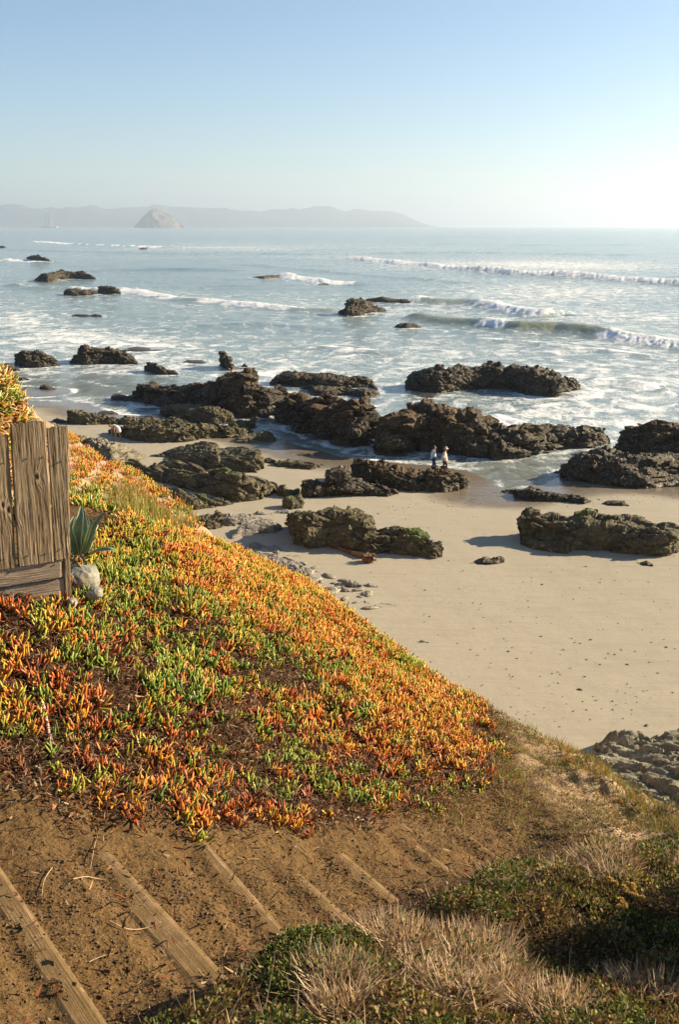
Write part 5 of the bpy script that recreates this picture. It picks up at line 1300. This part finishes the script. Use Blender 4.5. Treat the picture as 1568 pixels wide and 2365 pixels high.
# ------------------------------------------------------------------ step timbers
def gz(x, y): return float(ground(np.array([float(x)]), np.array([float(y)]))[0])
m = NT('worn_timber', .95, .1)
gu = m.attr('gu'); gv = m.attr('gv')
cb = m.new('ShaderNodeCombineXYZ'); m.set(cb.inputs[0], m.math('MULTIPLY', gu, 160.0)); m.set(cb.inputs[1], m.math('MULTIPLY', gv, 3.0))
g = m.noise(1, 4, .6, cb.outputs[0]); dirt = m.noise(14, 5, .65)
c = m.mix(m.ramp(g, [(.35, 0), (.65, 1)]), (.17, .105, .05), (.30, .205, .115))
c = m.mix(m.ramp(dirt, [(.48, .95), (.72, 0)]), c, (.15, .098, .042)); m.base(c)
m.normal(m.bump(dirt, .6, .01, m.bump(g, .8, .004)))
M_TIMB = m.m
tl = ['nearest step timber, at the left edge with its far side buried in soil', 'broadest step timber, worn pale in the middle, second from the left', 'third step timber from the left, a thin pale line in the soil',
      'fourth step timber from the left, almost buried', 'fifth step timber from the left, with a pale straight edge', 'sixth step timber from the left, faint under the soil', 'farthest step timber, short and barely showing above the soil']
# the part of each timber left showing (start, end along it) and how wide its face shows at both ends
show = [(.0, 1, .07, .055), (.02, 1, .03, .075), (.03, 1, .02, .03), (.25, 1, .015, .022), (.1, 1, .012, .022), (.3, 1, .012, .018), (.2, 1, .010, .016)]
for k, ((a, b, tz), lab) in enumerate(zip(TW, tl)):
    s0, s1, w0, w1 = show[k]
    A = np.array(a); B = np.array(b); e = (B - A); Ln = np.linalg.norm(e); e /= Ln
    rt = np.array([-e[1], e[0]])                    # downhill side
    nu_, nw = 70, 7
    us = np.linspace(s0, s1, nu_); org = None; V = []; GU = []; GV = []
    for i, u_ in enumerate(us):
        c_ = A + e * Ln * u_
        wd = .10 if k == 0 else .125
        zt = EYE + tz
        for j in range(nw):
            f = j / (nw - 1)
            q_ = c_ + rt * (.012 - wd * (1 - f))
            V.append((q_[0], q_[1], zt - (.006 if j in (0, nw - 1) else 0)))
            GU.append(f * wd); GV.append(u_ * Ln + k)
        q_ = c_ + rt * .012; V.append((q_[0], q_[1], zt - .09)); GU.append(.1); GV.append(u_ * Ln)
        q_ = c_ + rt * (.012 - wd); V.append((q_[0], q_[1], zt - .09)); GU.append(.1); GV.append(u_ * Ln)
    V = np.array(V); M_ = nw + 2
    order = [nw + 1] + list(range(nw)) + [nw]
    F_s = []
    for i in range(nu_ - 1):
        for j in range(M_ - 1): F_s.append((i * M_ + order[j], i * M_ + order[j + 1], (i + 1) * M_ + order[j + 1], (i + 1) * M_ + order[j]))
    caps = [tuple(order)[::1], tuple((nu_ - 1) * M_ + q for q in order)[::-1]]
    me = mesh_from('step_timber', V, [np.array(F_s)[:, ::-1], np.array(caps)], M_TIMB, False, attrs={'gu': GU, 'gv': GV})
    o = obj('step_timber', me); c0 = V.mean(0); recenter(me, c0); o.location = c0
    tag(o, lab, 'step', 'timber steps in the dirt path')

# ------------------------------------------------------------------ tubes
def tube(path, rad, sides=7, wob=0):
    P_ = np.array(path, float); n = len(P_)
    T_ = np.gradient(P_, axis=0); T_ /= np.linalg.norm(T_, axis=1, keepdims=True)
    up = np.array([.13, .2, .97]); X_ = np.cross(T_, up); X_ /= np.linalg.norm(X_, axis=1, keepdims=True); Y_ = np.cross(T_, X_)
    th = np.linspace(0, 2 * pi, sides + 1)[:-1]
    r_ = np.asarray(rad, float)[:, None] * (1 + wob * np.sin(th * 3 + np.arange(n)[:, None] * 1.7))
    V = P_[:, None] + X_[:, None] * (r_ * np.cos(th))[..., None] + Y_[:, None] * (r_ * np.sin(th))[..., None]
    V = V.reshape(-1, 3); F = grid_faces(n, sides, True)
    return V, [F, np.array([np.arange(sides)[::-1], (n - 1) * sides + np.arange(sides)])]
def smooth_path(pts, n=24):
    pts = np.array(pts, float); t = np.linspace(0, len(pts) - 1, n); out = []
    for v in t:
        i = int(min(v, len(pts) - 2)); f = v - i
        p0 = pts[max(i - 1, 0)]; p1 = pts[i]; p2 = pts[i + 1]; p3 = pts[min(i + 2, len(pts) - 1)]
        out.append(.5 * ((2 * p1) + (-p0 + p2) * f + (2 * p0 - 5 * p1 + 4 * p2 - p3) * f * f + (-p0 + 3 * p1 - 3 * p2 + p3) * f ** 3))
    return np.array(out)
def on_ground_px(px, py, lo=2.0, hi=12.0):
    ys = np.linspace(lo, hi, 500); P_ = at(np.full(500, px), np.full(500, py), ys)
    g_ = ground(P_[:, 0], P_[:, 1]); i = int(np.argmax(g_ > P_[:, 2])); return P_[i]
M_STICK = NT('pale_driftwood', .9, .1); nz_ = M_STICK.noise(35, 4, .6); M_STICK.base(M_STICK.mix(M_STICK.ramp(nz_, [(.4, 0), (.6, 1)]), (.10, .065, .04), (.42, .32, .21))); M_STICK.normal(M_STICK.bump(nz_, .6, .004))
M_TWIG = NT('straw_twig', .9, .1); nz_ = M_TWIG.noise(60, 3, .6); M_TWIG.base(M_TWIG.mix(nz_, (.25, .16, .085), (.50, .36, .21)))
def stick(name, pxs, r0, r1, lift, label, group=None, mat=None, cat='stick'):
    P_ = []
    for k, (a, b) in enumerate(pxs):
        g_ = on_ground_px(a, b); l_ = lift[k] if isinstance(lift, (list, tuple)) else lift
        P_.append((g_[0], g_[1], gz(g_[0], g_[1]) + l_))
    P_ = smooth_path(P_, 22); V, F = tube(P_, np.linspace(r0, r1, 22), 6, .12)
    me = mesh_from(name, V, F, mat or M_TWIG.m); o = obj(name, me); recenter(me, P_[0]); o.location = P_[0]; tag(o, label, cat, group); return o
m = NT('banded_bark', .8, .2); bnd = m.new('ShaderNodeTexWave', wave_type='BANDS', bands_direction='Y'); bnd.inputs['Scale'].default_value = 16; bnd.inputs['Distortion'].default_value = 2.5; m.l.new(m.coord(), bnd.inputs['Vector'])
m.base(m.mix(m.ramp(bnd.outputs[1], [(.35, 0), (.55, 1)]), (.16, .11, .085), (.62, .52, .42)))
stick('stick', [(98, 1645), (110, 1690), (118, 1742)], .011, .006, [.05, .035, .012], 'thick pale stick with dark bands among the ice plants at the left', mat=m.m)
RT = 'loose roots and straws on the dirt path'
stick('root', [(225, 1935), (218, 1965), (208, 2015)], .002, .0012, .012, 'straight upright root stem at the top of the dirt path, left of the broadest timber', RT, cat='root')
stick('root', [(168, 2042), (200, 2034), (232, 2036), (262, 2042)], .0028, .0012, .010, 'pale root lying level across the soil between the first two timbers', RT, cat='root')
stick('root', [(120, 2010), (102, 2040), (96, 2075)], .0022, .001, .010, 'short bent root just right of the nearest timber', RT, cat='root')
stick('root', [(252, 2140), (290, 2152), (330, 2150), (372, 2136)], .0026, .0012, .010, 'thin curved straw lying left of the broad pale timber', RT, cat='root')
stick('root', [(205, 2230), (235, 2215), (262, 2208)], .0022, .001, .008, 'small straw in the lower middle of the dirt path', RT, cat='root')
stick('root', [(480, 2305), (520, 2290), (555, 2284), (560, 2302)], .0028, .001, .014, 'forked pale twig at the foot of the scrub, below the broadest timber', RT, cat='root')
stick('root', [(545, 1985), (560, 1990), (600, 1992)], .002, .001, .008, 'small twig between the third and fourth timbers', RT, cat='root')
stick('runner', [(310, 1618), (345, 1622), (375, 1640), (405, 1668)], .0055, .003, .022, 'long bare woody runner curving through the middle of the ice plants', cat='stem')
stick('runner', [(305, 1470), (310, 1490), (318, 1520)], .004, .003, .03, 'bare grey stem standing in the ice plants below the pale boulder', cat='stem')
stick('runner', [(325, 1760), (338, 1780), (350, 1800)], .004, .002, .02, 'short bare stem at the shaded lower fringe of the ice plants', cat='stem')

# ------------------------------------------------------------------ pale boulder beside the fence
def blob_rock(label, px, py, fwd, sx, sy, sz_, mat, seed, rot=0):
    c = at(px, py, fwd); nu_, nv_ = 64, 40
    th = np.linspace(0, 2 * pi, nu_ + 1)[:-1]; ph = np.linspace(.02, pi - .02, nv_)
    V = np.stack([np.sin(ph)[:, None] * np.cos(th), np.sin(ph)[:, None] * np.sin(th), np.repeat(np.cos(ph)[:, None], nu_, 1)], -1).reshape(-1, 3)
    V = np.sign(V) * np.abs(V) ** .85
    f1, f2, fc = worley(V * 1.3 + 5, seed); g1, g2, gc_ = worley(V * 3 + 5, seed + 9)
    V = V * (1 + .07 * fc + .02 * gc_ + .12 * fbm(V * 1.5, 3, seed) + .02 * fbm(V * 9, 3, seed))[:, None] * np.array([sx, sy, sz_])
    c_, s_ = cos(rot), sin(rot); V = V @ np.array([[c_, s_, 0], [-s_, c_, 0], [0, 0, 1]])
    o = obj('boulder', mesh_from('boulder', V, grid_faces(nv_, nu_, True), mat, True, attrs={'weed': np.zeros(len(V)), 'algae': np.zeros(len(V)), 'wetness': np.zeros(len(V))}), loc=c)
    tag(o, label, 'boulder'); return o
m = NT('lichen_stone', .9, .2); n1 = m.noise(9, 5, .65); n2 = m.noise(50, 4, .7)
c = m.mix(m.ramp(n1, [(.4, 0), (.6, 1)]), (.15, .15, .12), (.30, .295, .24)); c = m.mix(m.ramp(n2, [(.34, .7), (.5, 0)]), c, (.16, .15, .12)); c = m.mix(m.ramp(m.noise(5, 3), [(.56, 0), (.66, .5)]), c, (.36, .24, .11))
m.base(c); m.normal(m.bump(n2, .6, .006, m.bump(n1, .6, .02)))
M_LICH = m.m
blob_rock('pale grey lichened boulder leaning against the foot of the fence post', 188, 1338, 6.35, .115, .10, .092, M_LICH, 12, .4)
blob_rock('smaller pale stone half covered by ice plants just below the lichened boulder', 218, 1370, 6.1, .055, .05, .04, M_LICH, 31)
blob_rock('small pale block of stone at the bottom of the fence post', 166, 1392, 5.9, .03, .04, .028, M_LICH, 44)

# ------------------------------------------------------------------ agave
m = NT('agave_leaf', .45, .4); tt_ = m.attr('gu'); n1 = m.noise(30, 3)
c = m.mix(m.ramp(n1, [(.3, 0), (.7, 1)]), (.15, .225, .10), (.22, .30, .14)); c = m.mix(m.ramp(tt_, [(.70, 0), (.84, 1)]), c, (.62, .62, .36)); m.base(c)
tr = m.new('ShaderNodeBsdfTranslucent'); m.l.new(c, tr.inputs[0]); mx = m.new('ShaderNodeMixShader'); mx.inputs[0].default_value = .12
m.l.new(m.p.outputs[0], mx.inputs[1]); m.l.new(tr.outputs[0], mx.inputs[2]); m.l.new(mx.outputs[0], m.out.inputs[0])
M_AG = m.m
m = NT('dead_agave_leaf', .9, .1); m.base(m.mix(m.noise(30, 3), (.20, .12, .06), (.42, .30, .17))); M_AGD = m.m
ag0 = at(186, 1278, 7.0)
ag = empty('agave', ag0); tag(ag, 'grey-green agave with broad spiky leaves beside the fence above the pale boulder', 'agave')
def ag_leaf(pts, wmax, fold=.35, mat=None, normal_to=(0.2, -1, .3), name='leaf'):
    P_ = np.array([at(a, b, f) for a, b, f in pts]) - ag0; P_ = smooth_path(P_, 22); n = 22
    T_ = np.gradient(P_, axis=0); T_ /= np.linalg.norm(T_, axis=1, keepdims=True)
    nr = np.array(normal_to, float); S_ = np.cross(T_, nr); S_ /= np.linalg.norm(S_, axis=1, keepdims=True); N_2 = np.cross(S_, T_)
    t = np.linspace(0, 1, n); w = wmax * (.62 + .38 * np.sin(np.clip(t / .45, 0, 1) * pi / 2)) * np.clip((1 - t) / .55, 0, 1) ** .7
    w = np.where(t < .45, wmax * (.62 + .38 * np.sin(t / .45 * pi / 2)), w); w[-1] = .0008
    sv_ = np.linspace(-1, 1, 9)
    top = P_[:, None] + S_[:, None] * (w[:, None] * sv_)[..., None] + N_2[:, None] * (fold * w[:, None] * (sv_ ** 2))[..., None]
    bot = top - N_2[:, None] * (.010 * (1 - t)[:, None] * (1.02 - sv_ ** 2))[..., None]
    V = np.concatenate([top.reshape(-1, 3), bot.reshape(-1, 3)]); f1 = grid_faces(n, 9); n0 = n * 9
    e1 = np.arange(n) * 9; e2 = e1 + 8
    side = np.concatenate([np.stack([e1[:-1], e1[1:], e1[1:] + n0, e1[:-1] + n0], -1), np.stack([e2[1:], e2[:-1], e2[:-1] + n0, e2[1:] + n0], -1)])
    gu_ = np.tile(np.abs(sv_), n)
    obj(name, mesh_from(name, V, np.concatenate([f1, f1[:, ::-1] + n0, side]), mat or M_AG, True, attrs={'gu': np.concatenate([gu_, gu_])}), ag)
b0 = (186, 1282)
ag_leaf([(178, 1280, 7.0), (176, 1240, 6.95), (183, 1200, 6.95), (187, 1168, 7.0)], .040)
ag_leaf([(184, 1280, 7.05), (192, 1240, 7.05), (193, 1205, 7.1), (190, 1170, 7.15)], .034)
ag_leaf([(192, 1280, 7.0), (206, 1245, 7.0), (212, 1215, 7.0), (205, 1192, 7.02)], .036)
ag_leaf([(196, 1280, 7.0), (212, 1240, 6.95), (224, 1205, 6.92), (246, 1180, 6.9)], .028, .5, normal_to=(-.5, -1, .4))
ag_leaf([(192, 1284, 6.95), (206, 1268, 6.85), (214, 1250, 6.82), (222, 1240, 6.8)], .024, .4, normal_to=(-.4, -.6, 1))
ag_leaf([(192, 1286, 6.9), (225, 1272, 6.8), (250, 1270, 6.75), (272, 1274, 6.75)], .024, .4, normal_to=(0, -.5, 1))
ag_leaf([(176, 1282, 6.95), (166, 1250, 6.9), (160, 1220, 6.9), (172, 1190, 6.95)], .032)
ag_leaf([(174, 1284, 6.95), (160, 1262, 6.9), (148, 1246, 6.85), (136, 1240, 6.8)], .026, normal_to=(.4, -.5, .6))
ag_leaf([(190, 1278, 7.15), (202, 1250, 7.25), (214, 1225, 7.3), (226, 1212, 7.35)], .030)
ag_leaf([(182, 1284, 6.88), (186, 1286, 6.75), (196, 1300, 6.7), (203, 1312, 6.68)], .014, .6, M_AGD, (0, -.5, 1), 'dead_leaf')
ag_leaf([(176, 1284, 6.88), (170, 1290, 6.78), (168, 1302, 6.72), (172, 1312, 6.7)], .012, .6, M_AGD, (0, -.5, 1), 'dead_leaf')

# ------------------------------------------------------------------ kelp on the sand
m = NT('wet_kelp', .35, .5); n1 = m.noise(8, 4, .6); m.base(m.mix(m.ramp(n1, [(.4, 0), (.6, 1)]), (.04, .016, .005), (.22, .10, .018))); m.normal(m.bump(n1, .6, .03)); M_KELP = m.m
kb = ground_hit(852, 1298); kelp = empty('kelp', kb); tag(kelp, 'rust-brown kelp stalk with a tangled root ball on the sand below the algae rock', 'kelp')
path = smooth_path([ground_hit(a, b) + np.array([0, 0, .10]) for a, b in [(752, 1262), (790, 1272), (815, 1282), (840, 1290)]], 26)
V, F = tube(path - kb, np.linspace(.03, .13, 26), 8, .2); obj('stalk', mesh_from('stalk', V, F, M_KELP), kelp)
n = 420; th = RNG.uniform(0, 6.28, n); d = np.stack([np.cos(th), np.sin(th) * .8, RNG.uniform(-.25, 1, n)], -1)
c1 = np.full((n, 3), .2)
obj('root_ball', build_instances('root_ball', leaf_template([(0, 1, 0), (.35, .9, 2), (.65, .8, 1), (.9, .5, -2)]), d * .06 + np.array([0, 0, .14]), d, RNG.uniform(0, 6.28, n), RNG.uniform(.15, .34, n), RNG.uniform(.012, .026, n), c1, c1, M_KELP), kelp)
th = np.linspace(0, 2 * pi, 15)[:-1]; ph = np.linspace(.05, pi - .05, 9)
V = np.stack([np.sin(ph)[:, None] * np.cos(th), np.sin(ph)[:, None] * np.sin(th), np.repeat(np.cos(ph)[:, None], 14, 1)], -1).reshape(-1, 3)
V = V * (1 + .3 * fbm(V * 2, 3, 4))[:, None] * np.array([.30, .24, .2]) + [0, 0, .16]
obj('core', mesh_from('core', V, grid_faces(9, 14, True), M_KELP), kelp)

# ------------------------------------------------------------------ people
def skin_mesh(name, joints, edges, rad, mat, parent, sub=2, root=0, smooth=True):
    me = bpy.data.meshes.new(name); me.from_pydata([tuple(j) for j in joints], edges, []); me.update()
    o = bpy.data.objects.new(name, me); COL.objects.link(o)
    sk = o.modifiers.new('skin', 'SKIN'); sk.use_smooth_shade = True; sk.branch_smoothing = .4
    if not me.skin_vertices: 
        bpy.context.view_layer.objects.active = o
    for i, sv_ in enumerate(me.skin_vertices[0].data):
        r_ = rad[i]; sv_.radius = r_ if isinstance(r_, tuple) else (r_, r_)
        sv_.use_root = (i == root)
    ss = o.modifiers.new('sub', 'SUBSURF'); ss.levels = sub; ss.render_levels = sub
    dg = bpy.context.evaluated_depsgraph_get(); dg.update()
    m2 = bpy.data.meshes.new_from_object(o.evaluated_get(dg)); m2.name = name
    o.modifiers.clear(); o.data = m2
    m2.materials.clear(); m2.materials.append(mat)
    m2.polygons.foreach_set('use_smooth', np.full(len(m2.polygons), True))
    o.parent = parent; return o
def cloth(name, c, c2=None):
    m = NT(name, .9, .1); n = m.noise(22, 3); m.base(m.mix(n, c, c2 or tuple(v * .8 for v in c))); m.normal(m.bump(n, .4, .02)); return m.m
M_SKIN = NT('skin', .6, .3); M_SKIN.base((.46, .24, .14)); M_SKIN = M_SKIN.m
def figure(base, yaw, J, label, shirt, lower, hair, extra):
    """J: joint dict in metres, facing +x"""
    p = empty('person', base); p.rotation_euler = (0, 0, yaw); tag(p, label, 'person')
    js = []; rs = []; ed = []; ix = {}
    def add(k, pt, r, par=None):
        ix[k] = len(js); js.append(np.array(pt, float)); rs.append(r)
        if par is not None: ed.append((ix[par], ix[k]))
    add('pelvis', J['pelvis'], (.115, .15)); add('waist', J['waist'], (.10, .125), 'pelvis'); add('chest', J['chest'], (.115, .16), 'waist')
    add('neck', J['neck'], .052, 'chest'); hb, ht = np.array(J['head0'], float), np.array(J['head1'], float); hd = ht - hb
    add('jaw', hb, (.062, .058), 'neck'); add('face', hb + hd * .45, (.10, .08), 'jaw'); add('crown', ht, (.07, .062), 'face')
    fw = np.array(J['gaze'], float); add('nose', hb + hd * .38 + fw * .112, .012, 'face')
    lat = np.cross(hd / np.linalg.norm(hd), fw)
    add('ear_a', hb + hd * .42 + lat * .082, .014, 'face'); add('ear_b', hb + hd * .42 - lat * .082, .014, 'face')
    for s in 'ab':
        add('sh' + s, J['sh' + s], .062, 'chest'); add('el' + s, J['el' + s], .042, 'sh' + s); add('wr' + s, J['wr' + s], .026, 'el' + s)
        w = np.array(J['wr' + s], float); e = w - np.array(J['el' + s], float); e /= np.linalg.norm(e)
        sd = np.cross(e, [0, 1, 0]); sd /= np.linalg.norm(sd) + 1e-9
        add('pl' + s, w + e * .075, (.036, .018), 'wr' + s)
        for q_, (o_, l_) in enumerate([(-.027, .066), (-.009, .078), (.009, .074), (.027, .058)]):
            b_ = w + e * .10 + sd * o_; add('f%d%s' % (q_, s), b_, .009, 'pl' + s); add('g%d%s' % (q_, s), b_ + e * l_ * .8 + np.array([.02, 0, 0]) * (1 if q_ else .6), .0075, 'f%d%s' % (q_, s))
        add('th' + s, w + e * .045 + sd * -.042, .010, 'pl' + s); add('tt' + s, w + e * .085 + sd * -.058, .0085, 'th' + s)
        add('hp' + s, J['hp' + s], .088, 'pelvis'); add('kn' + s, J['kn' + s], .056, 'hp' + s); add('cf' + s, (np.array(J['kn' + s]) * .62 + np.array(J['an' + s]) * .38), .052, 'kn' + s)
        add('an' + s, J['an' + s], .036, 'cf' + s); add('to' + s, J['to' + s], (.038, .024), 'an' + s)
    skin_mesh('body', js, ed, rs, M_SKIN, p)
    A = lambda *k: [np.array(J[i], float) for i in k]
    extra(p, J)
    # hair cap
    c = hb + hd * .62 - fw * .018
    th = np.linspace(0, 2 * pi, 17)[:-1]; ph = np.linspace(.02, 1.9, 9)
    hz_ = hd / np.linalg.norm(hd); V = []
    for a_ in ph:
        for t_ in th: V.append(c + hz_ * (.108 * cos(a_)) + fw * (.112 * sin(a_) * cos(t_) * (1 if cos(t_) < .3 else .82) - .01) + lat * (.092 * sin(a_) * sin(t_)))
    V = np.array(V); V += .006 * fbm(V * 30, 2, 5)[:, None]
    obj('hair', mesh_from('hair', V, [grid_faces(9, 16, True)], hair), p)
    return p
def shirt_of(p, J, mat, hem=.86, r=1.0, sleeve=.8, name='shirt'):
    pel = np.array(J['pelvis'], float); ws = np.array(J['waist'], float); ch = np.array(J['chest'], float)
    dn = (pel - ws); dn /= np.linalg.norm(dn)
    js = [ch, ws, pel, pel + dn * hem, np.array(J['neck']) * .75 + ch * .25]; ed = [(0, 1), (1, 2), (2, 3), (0, 4)]
    rs = [(.17 * r, .20 * r), (.165 * r, .18 * r), (.17 * r, .195 * r), (.175 * r, .205 * r), .08]
    for s in 'ab':
        b = len(js); S_, E_, W_ = [np.array(J[k + s], float) for k in ('sh', 'el', 'wr')]
        js += [S_, E_, E_ + (W_ - E_) * sleeve]; rs += [.082, .064, .052]; ed += [(0, b), (b, b + 1), (b + 1, b + 2)]
    return skin_mesh(name, js, ed, rs, mat, p)
def trousers_of(p, J, mat, low=.9, rr=1.0, name='trousers'):
    js = [np.array(J['pelvis'], float)]; ed = []; rs = [(.135 * rr, .165 * rr)]
    for s in 'ab':
        b = len(js); H_, K_, A_ = [np.array(J[k + s], float) for k in ('hp', 'kn', 'an')]
        js += [H_, K_, K_ + (A_ - K_) * low]; rs += [.105 * rr, .074 * rr, .062 * rr]; ed += [(0, b), (b, b + 1), (b + 1, b + 2)]
    return skin_mesh(name, js, ed, rs, mat, p)
def shoes_of(p, J, mat, r=.05, name='shoe', up=.05):
    for s in 'ab':
        A_, T_ = np.array(J['an' + s], float), np.array(J['to' + s], float)
        skin_mesh(name, [A_ + np.array([0, 0, up]), A_, T_], [(0, 1), (1, 2)], [r, (r, r), (r * .95, r * .7)], mat, p)
WALK = dict(pelvis=(0, 0, .93), waist=(.01, 0, 1.08), chest=(.03, 0, 1.30), neck=(.05, 0, 1.46), head0=(.075, 0, 1.53), head1=(.085, 0, 1.69), gaze=(.98, 0, -.2),
            sha=(.03, .18, 1.40), ela=(-.06, .24, 1.13), wra=(-.04, .24, .89), shb=(.03, -.18, 1.40), elb=(-.02, -.24, 1.13), wrb=(.12, -.23, .93),
            hpa=(0, .09, .88), kna=(.16, .09, .50), ana=(.22, .09, .09), toa=(.36, .09, .035), hpb=(0, -.09, .88), knb=(-.02, -.09, .48), anb=(-.24, -.09, .13), tob=(-.13, -.09, .03))
M_HB = cloth('brown_hair', (.09, .045, .02), (.20, .11, .05)); M_HR = cloth('red_blond_hair', (.34, .14, .05), (.42, .2, .08)); M_HD = cloth('dark_hair', (.04, .025, .015))
M_SH1 = cloth('pale_blue_shirt', (.60, .68, .74), (.50, .58, .66)); M_JN = cloth('blue_jeans', (.030, .075, .16)); M_SH2 = cloth('cream_tunic', (.72, .62, .52), (.62, .52, .44)); M_BK = cloth('dark_boots', (.015, .012, .010)); M_HT = cloth('pale_hat', (.48, .42, .34), (.36, .31, .25)); M_DR = cloth('white_dress', (.74, .66, .58), (.64, .57, .52)); M_TEAL = cloth('pale_teal_top', (.45, .66, .62)); M_SHOE = cloth('brown_shoes', (.06, .04, .03))
b1 = ground_hit(1000.5, 1089, -.03)
def ex1(p, J): shirt_of(p, J, M_SH1, .10, 1.05, .85); trousers_of(p, J, M_JN); shoes_of(p, J, M_SHOE)
figure(b1, radians(12), WALK, 'walker in a loose white shirt and blue jeans, left one of the pair', M_SH1, M_JN, M_HB, ex1)
b2 = ground_hit(1026, 1091, -.03)
J2 = {k: tuple(np.array(v) * np.array([.8, 1, .975])) for k, v in WALK.items() if k != 'gaze'}; J2['gaze'] = (.95, .2, -.25)
def ex2(p, J):
    shirt_of(p, J, M_SH2, .20, 1.18, .55, 'tunic'); trousers_of(p, J, M_BK, .6, .9, 'leggings'); shoes_of(p, J, M_BK, .052, 'boot', .26)
    h0, h1 = np.array(J['head0']), np.array(J['head1']); c = h0 + (h1 - h0) * .72; th = np.linspace(0, 2 * pi, 25)[:-1]; V = []
    for r_, z_ in ((.19, -.02), (.18, -.012), (.115, 0), (.108, .07), (.085, .105), (.02, .112)):
        for t_ in th: V.append(c + np.array([r_ * cos(t_), r_ * sin(t_) * .9, z_ + .0 * cos(t_)]))
    obj('sun_hat', mesh_from('sun_hat', np.array(V), [grid_faces(6, 24, True)], M_HT), p)
figure(b2, radians(-18), J2, 'walker in a cream tunic, sun hat and dark boots, right one of the pair', M_SH2, M_BK, M_HD, ex2)
BEND = dict(pelvis=(-.06, 0, .88), waist=(.08, 0, .98), chest=(.28, 0, 1.03), neck=(.43, 0, 1.04), head0=(.50, 0, 1.02), head1=(.65, 0, 1.06), gaze=(.22, 0, -.97),
            sha=(.36, .16, .98), ela=(.38, .19, .70), wra=(.42, .18, .48), shb=(.36, -.16, .98), elb=(.32, -.19, .70), wrb=(.36, -.18, .47),
            hpa=(-.03, .09, .84), kna=(.13, .10, .48), ana=(.12, .10, .09), toa=(.26, .10, .03), hpb=(-.05, -.09, .84), knb=(-.10, -.09, .46), anb=(-.19, -.09, .09), tob=(-.05, -.09, .03))
b3 = ground_hit(272, 1016)
def ex3(p, J):
    pel, ws, ch = [np.array(J[k]) for k in ('pelvis', 'waist', 'chest')]
    js = [ch * .75 + ws * .25, ws, pel, pel + np.array([-.01, 0, -.16]), pel + np.array([.0, 0, -.36])]
    skin_mesh('dress', js, [(0, 1), (1, 2), (2, 3), (3, 4)], [(.14, .17), (.135, .15), (.165, .18), (.18, .21), (.19, .23)], M_DR, p)
    skin_mesh('scarf', [ch + np.array([.02, .10, .09]), ch + np.array([.0, 0, .115]), ch + np.array([.02, -.10, .09]), ws + np.array([.05, -.03, .12])], [(0, 1), (1, 2), (1, 3)], [.05, .055, .05, .05], M_TEAL, p)
figure(b3, radians(172), BEND, 'barefoot person in a white dress stooping to the left beside the shaded ledge', M_DR, M_DR, M_HR, ex3)

# ------------------------------------------------------------------ dried flower heads over the shaded hollow
n = 90; q = RNG.normal(0, 1, (n, 3)); q /= np.linalg.norm(q, axis=1, keepdims=True); q[:, 2] = np.abs(q[:, 2]) * .8
c1 = np.array([[.62, .42, .12]]) * RNG.uniform(.6, 1.2, n)[:, None]
M_HEAD = build_instances('flower_head', oval, q * .010, q + RNG.normal(0, .3, (n, 3)), RNG.uniform(0, 6.28, n), RNG.uniform(.008, .014, n), RNG.uniform(.006, .009, n), c1 * .7, c1, M_STRAW)
V, F = tube(smooth_path([(0, 0, 0), (.006, .003, -.06), (.0, .0, -.13)], 8), np.full(8, .0012), 5)
M_FSTEM = mesh_from('flower_stem', V, F, M_TWIG.m)
for k, (a, b) in enumerate([(1325, 500), (1345, 505), (1305, 515), (1340, 545), (1290, 570), (1390, 570), (1285, 610), (1240, 480), (1350, 530), (1302, 598), (1265, 490), (1362, 556)]):
    g_ = on_ground_px(a * .5 + 784, b * .5 + 1819 + 34)
    o = obj('dried_flower', M_HEAD, loc=(g_[0], g_[1], gz(g_[0], g_[1]) + .12)); o.rotation_euler = (.2 * sin(k), .2 * cos(k), k); o.scale = [.8 + .3 * ((k * 7) % 5) / 5] * 3
    obj('stem', M_FSTEM, o)
    tag(o, 'round golden dried flower head above the shaded hollow of the scrub at the right', 'flower', 'golden dried flower heads in the scrub')
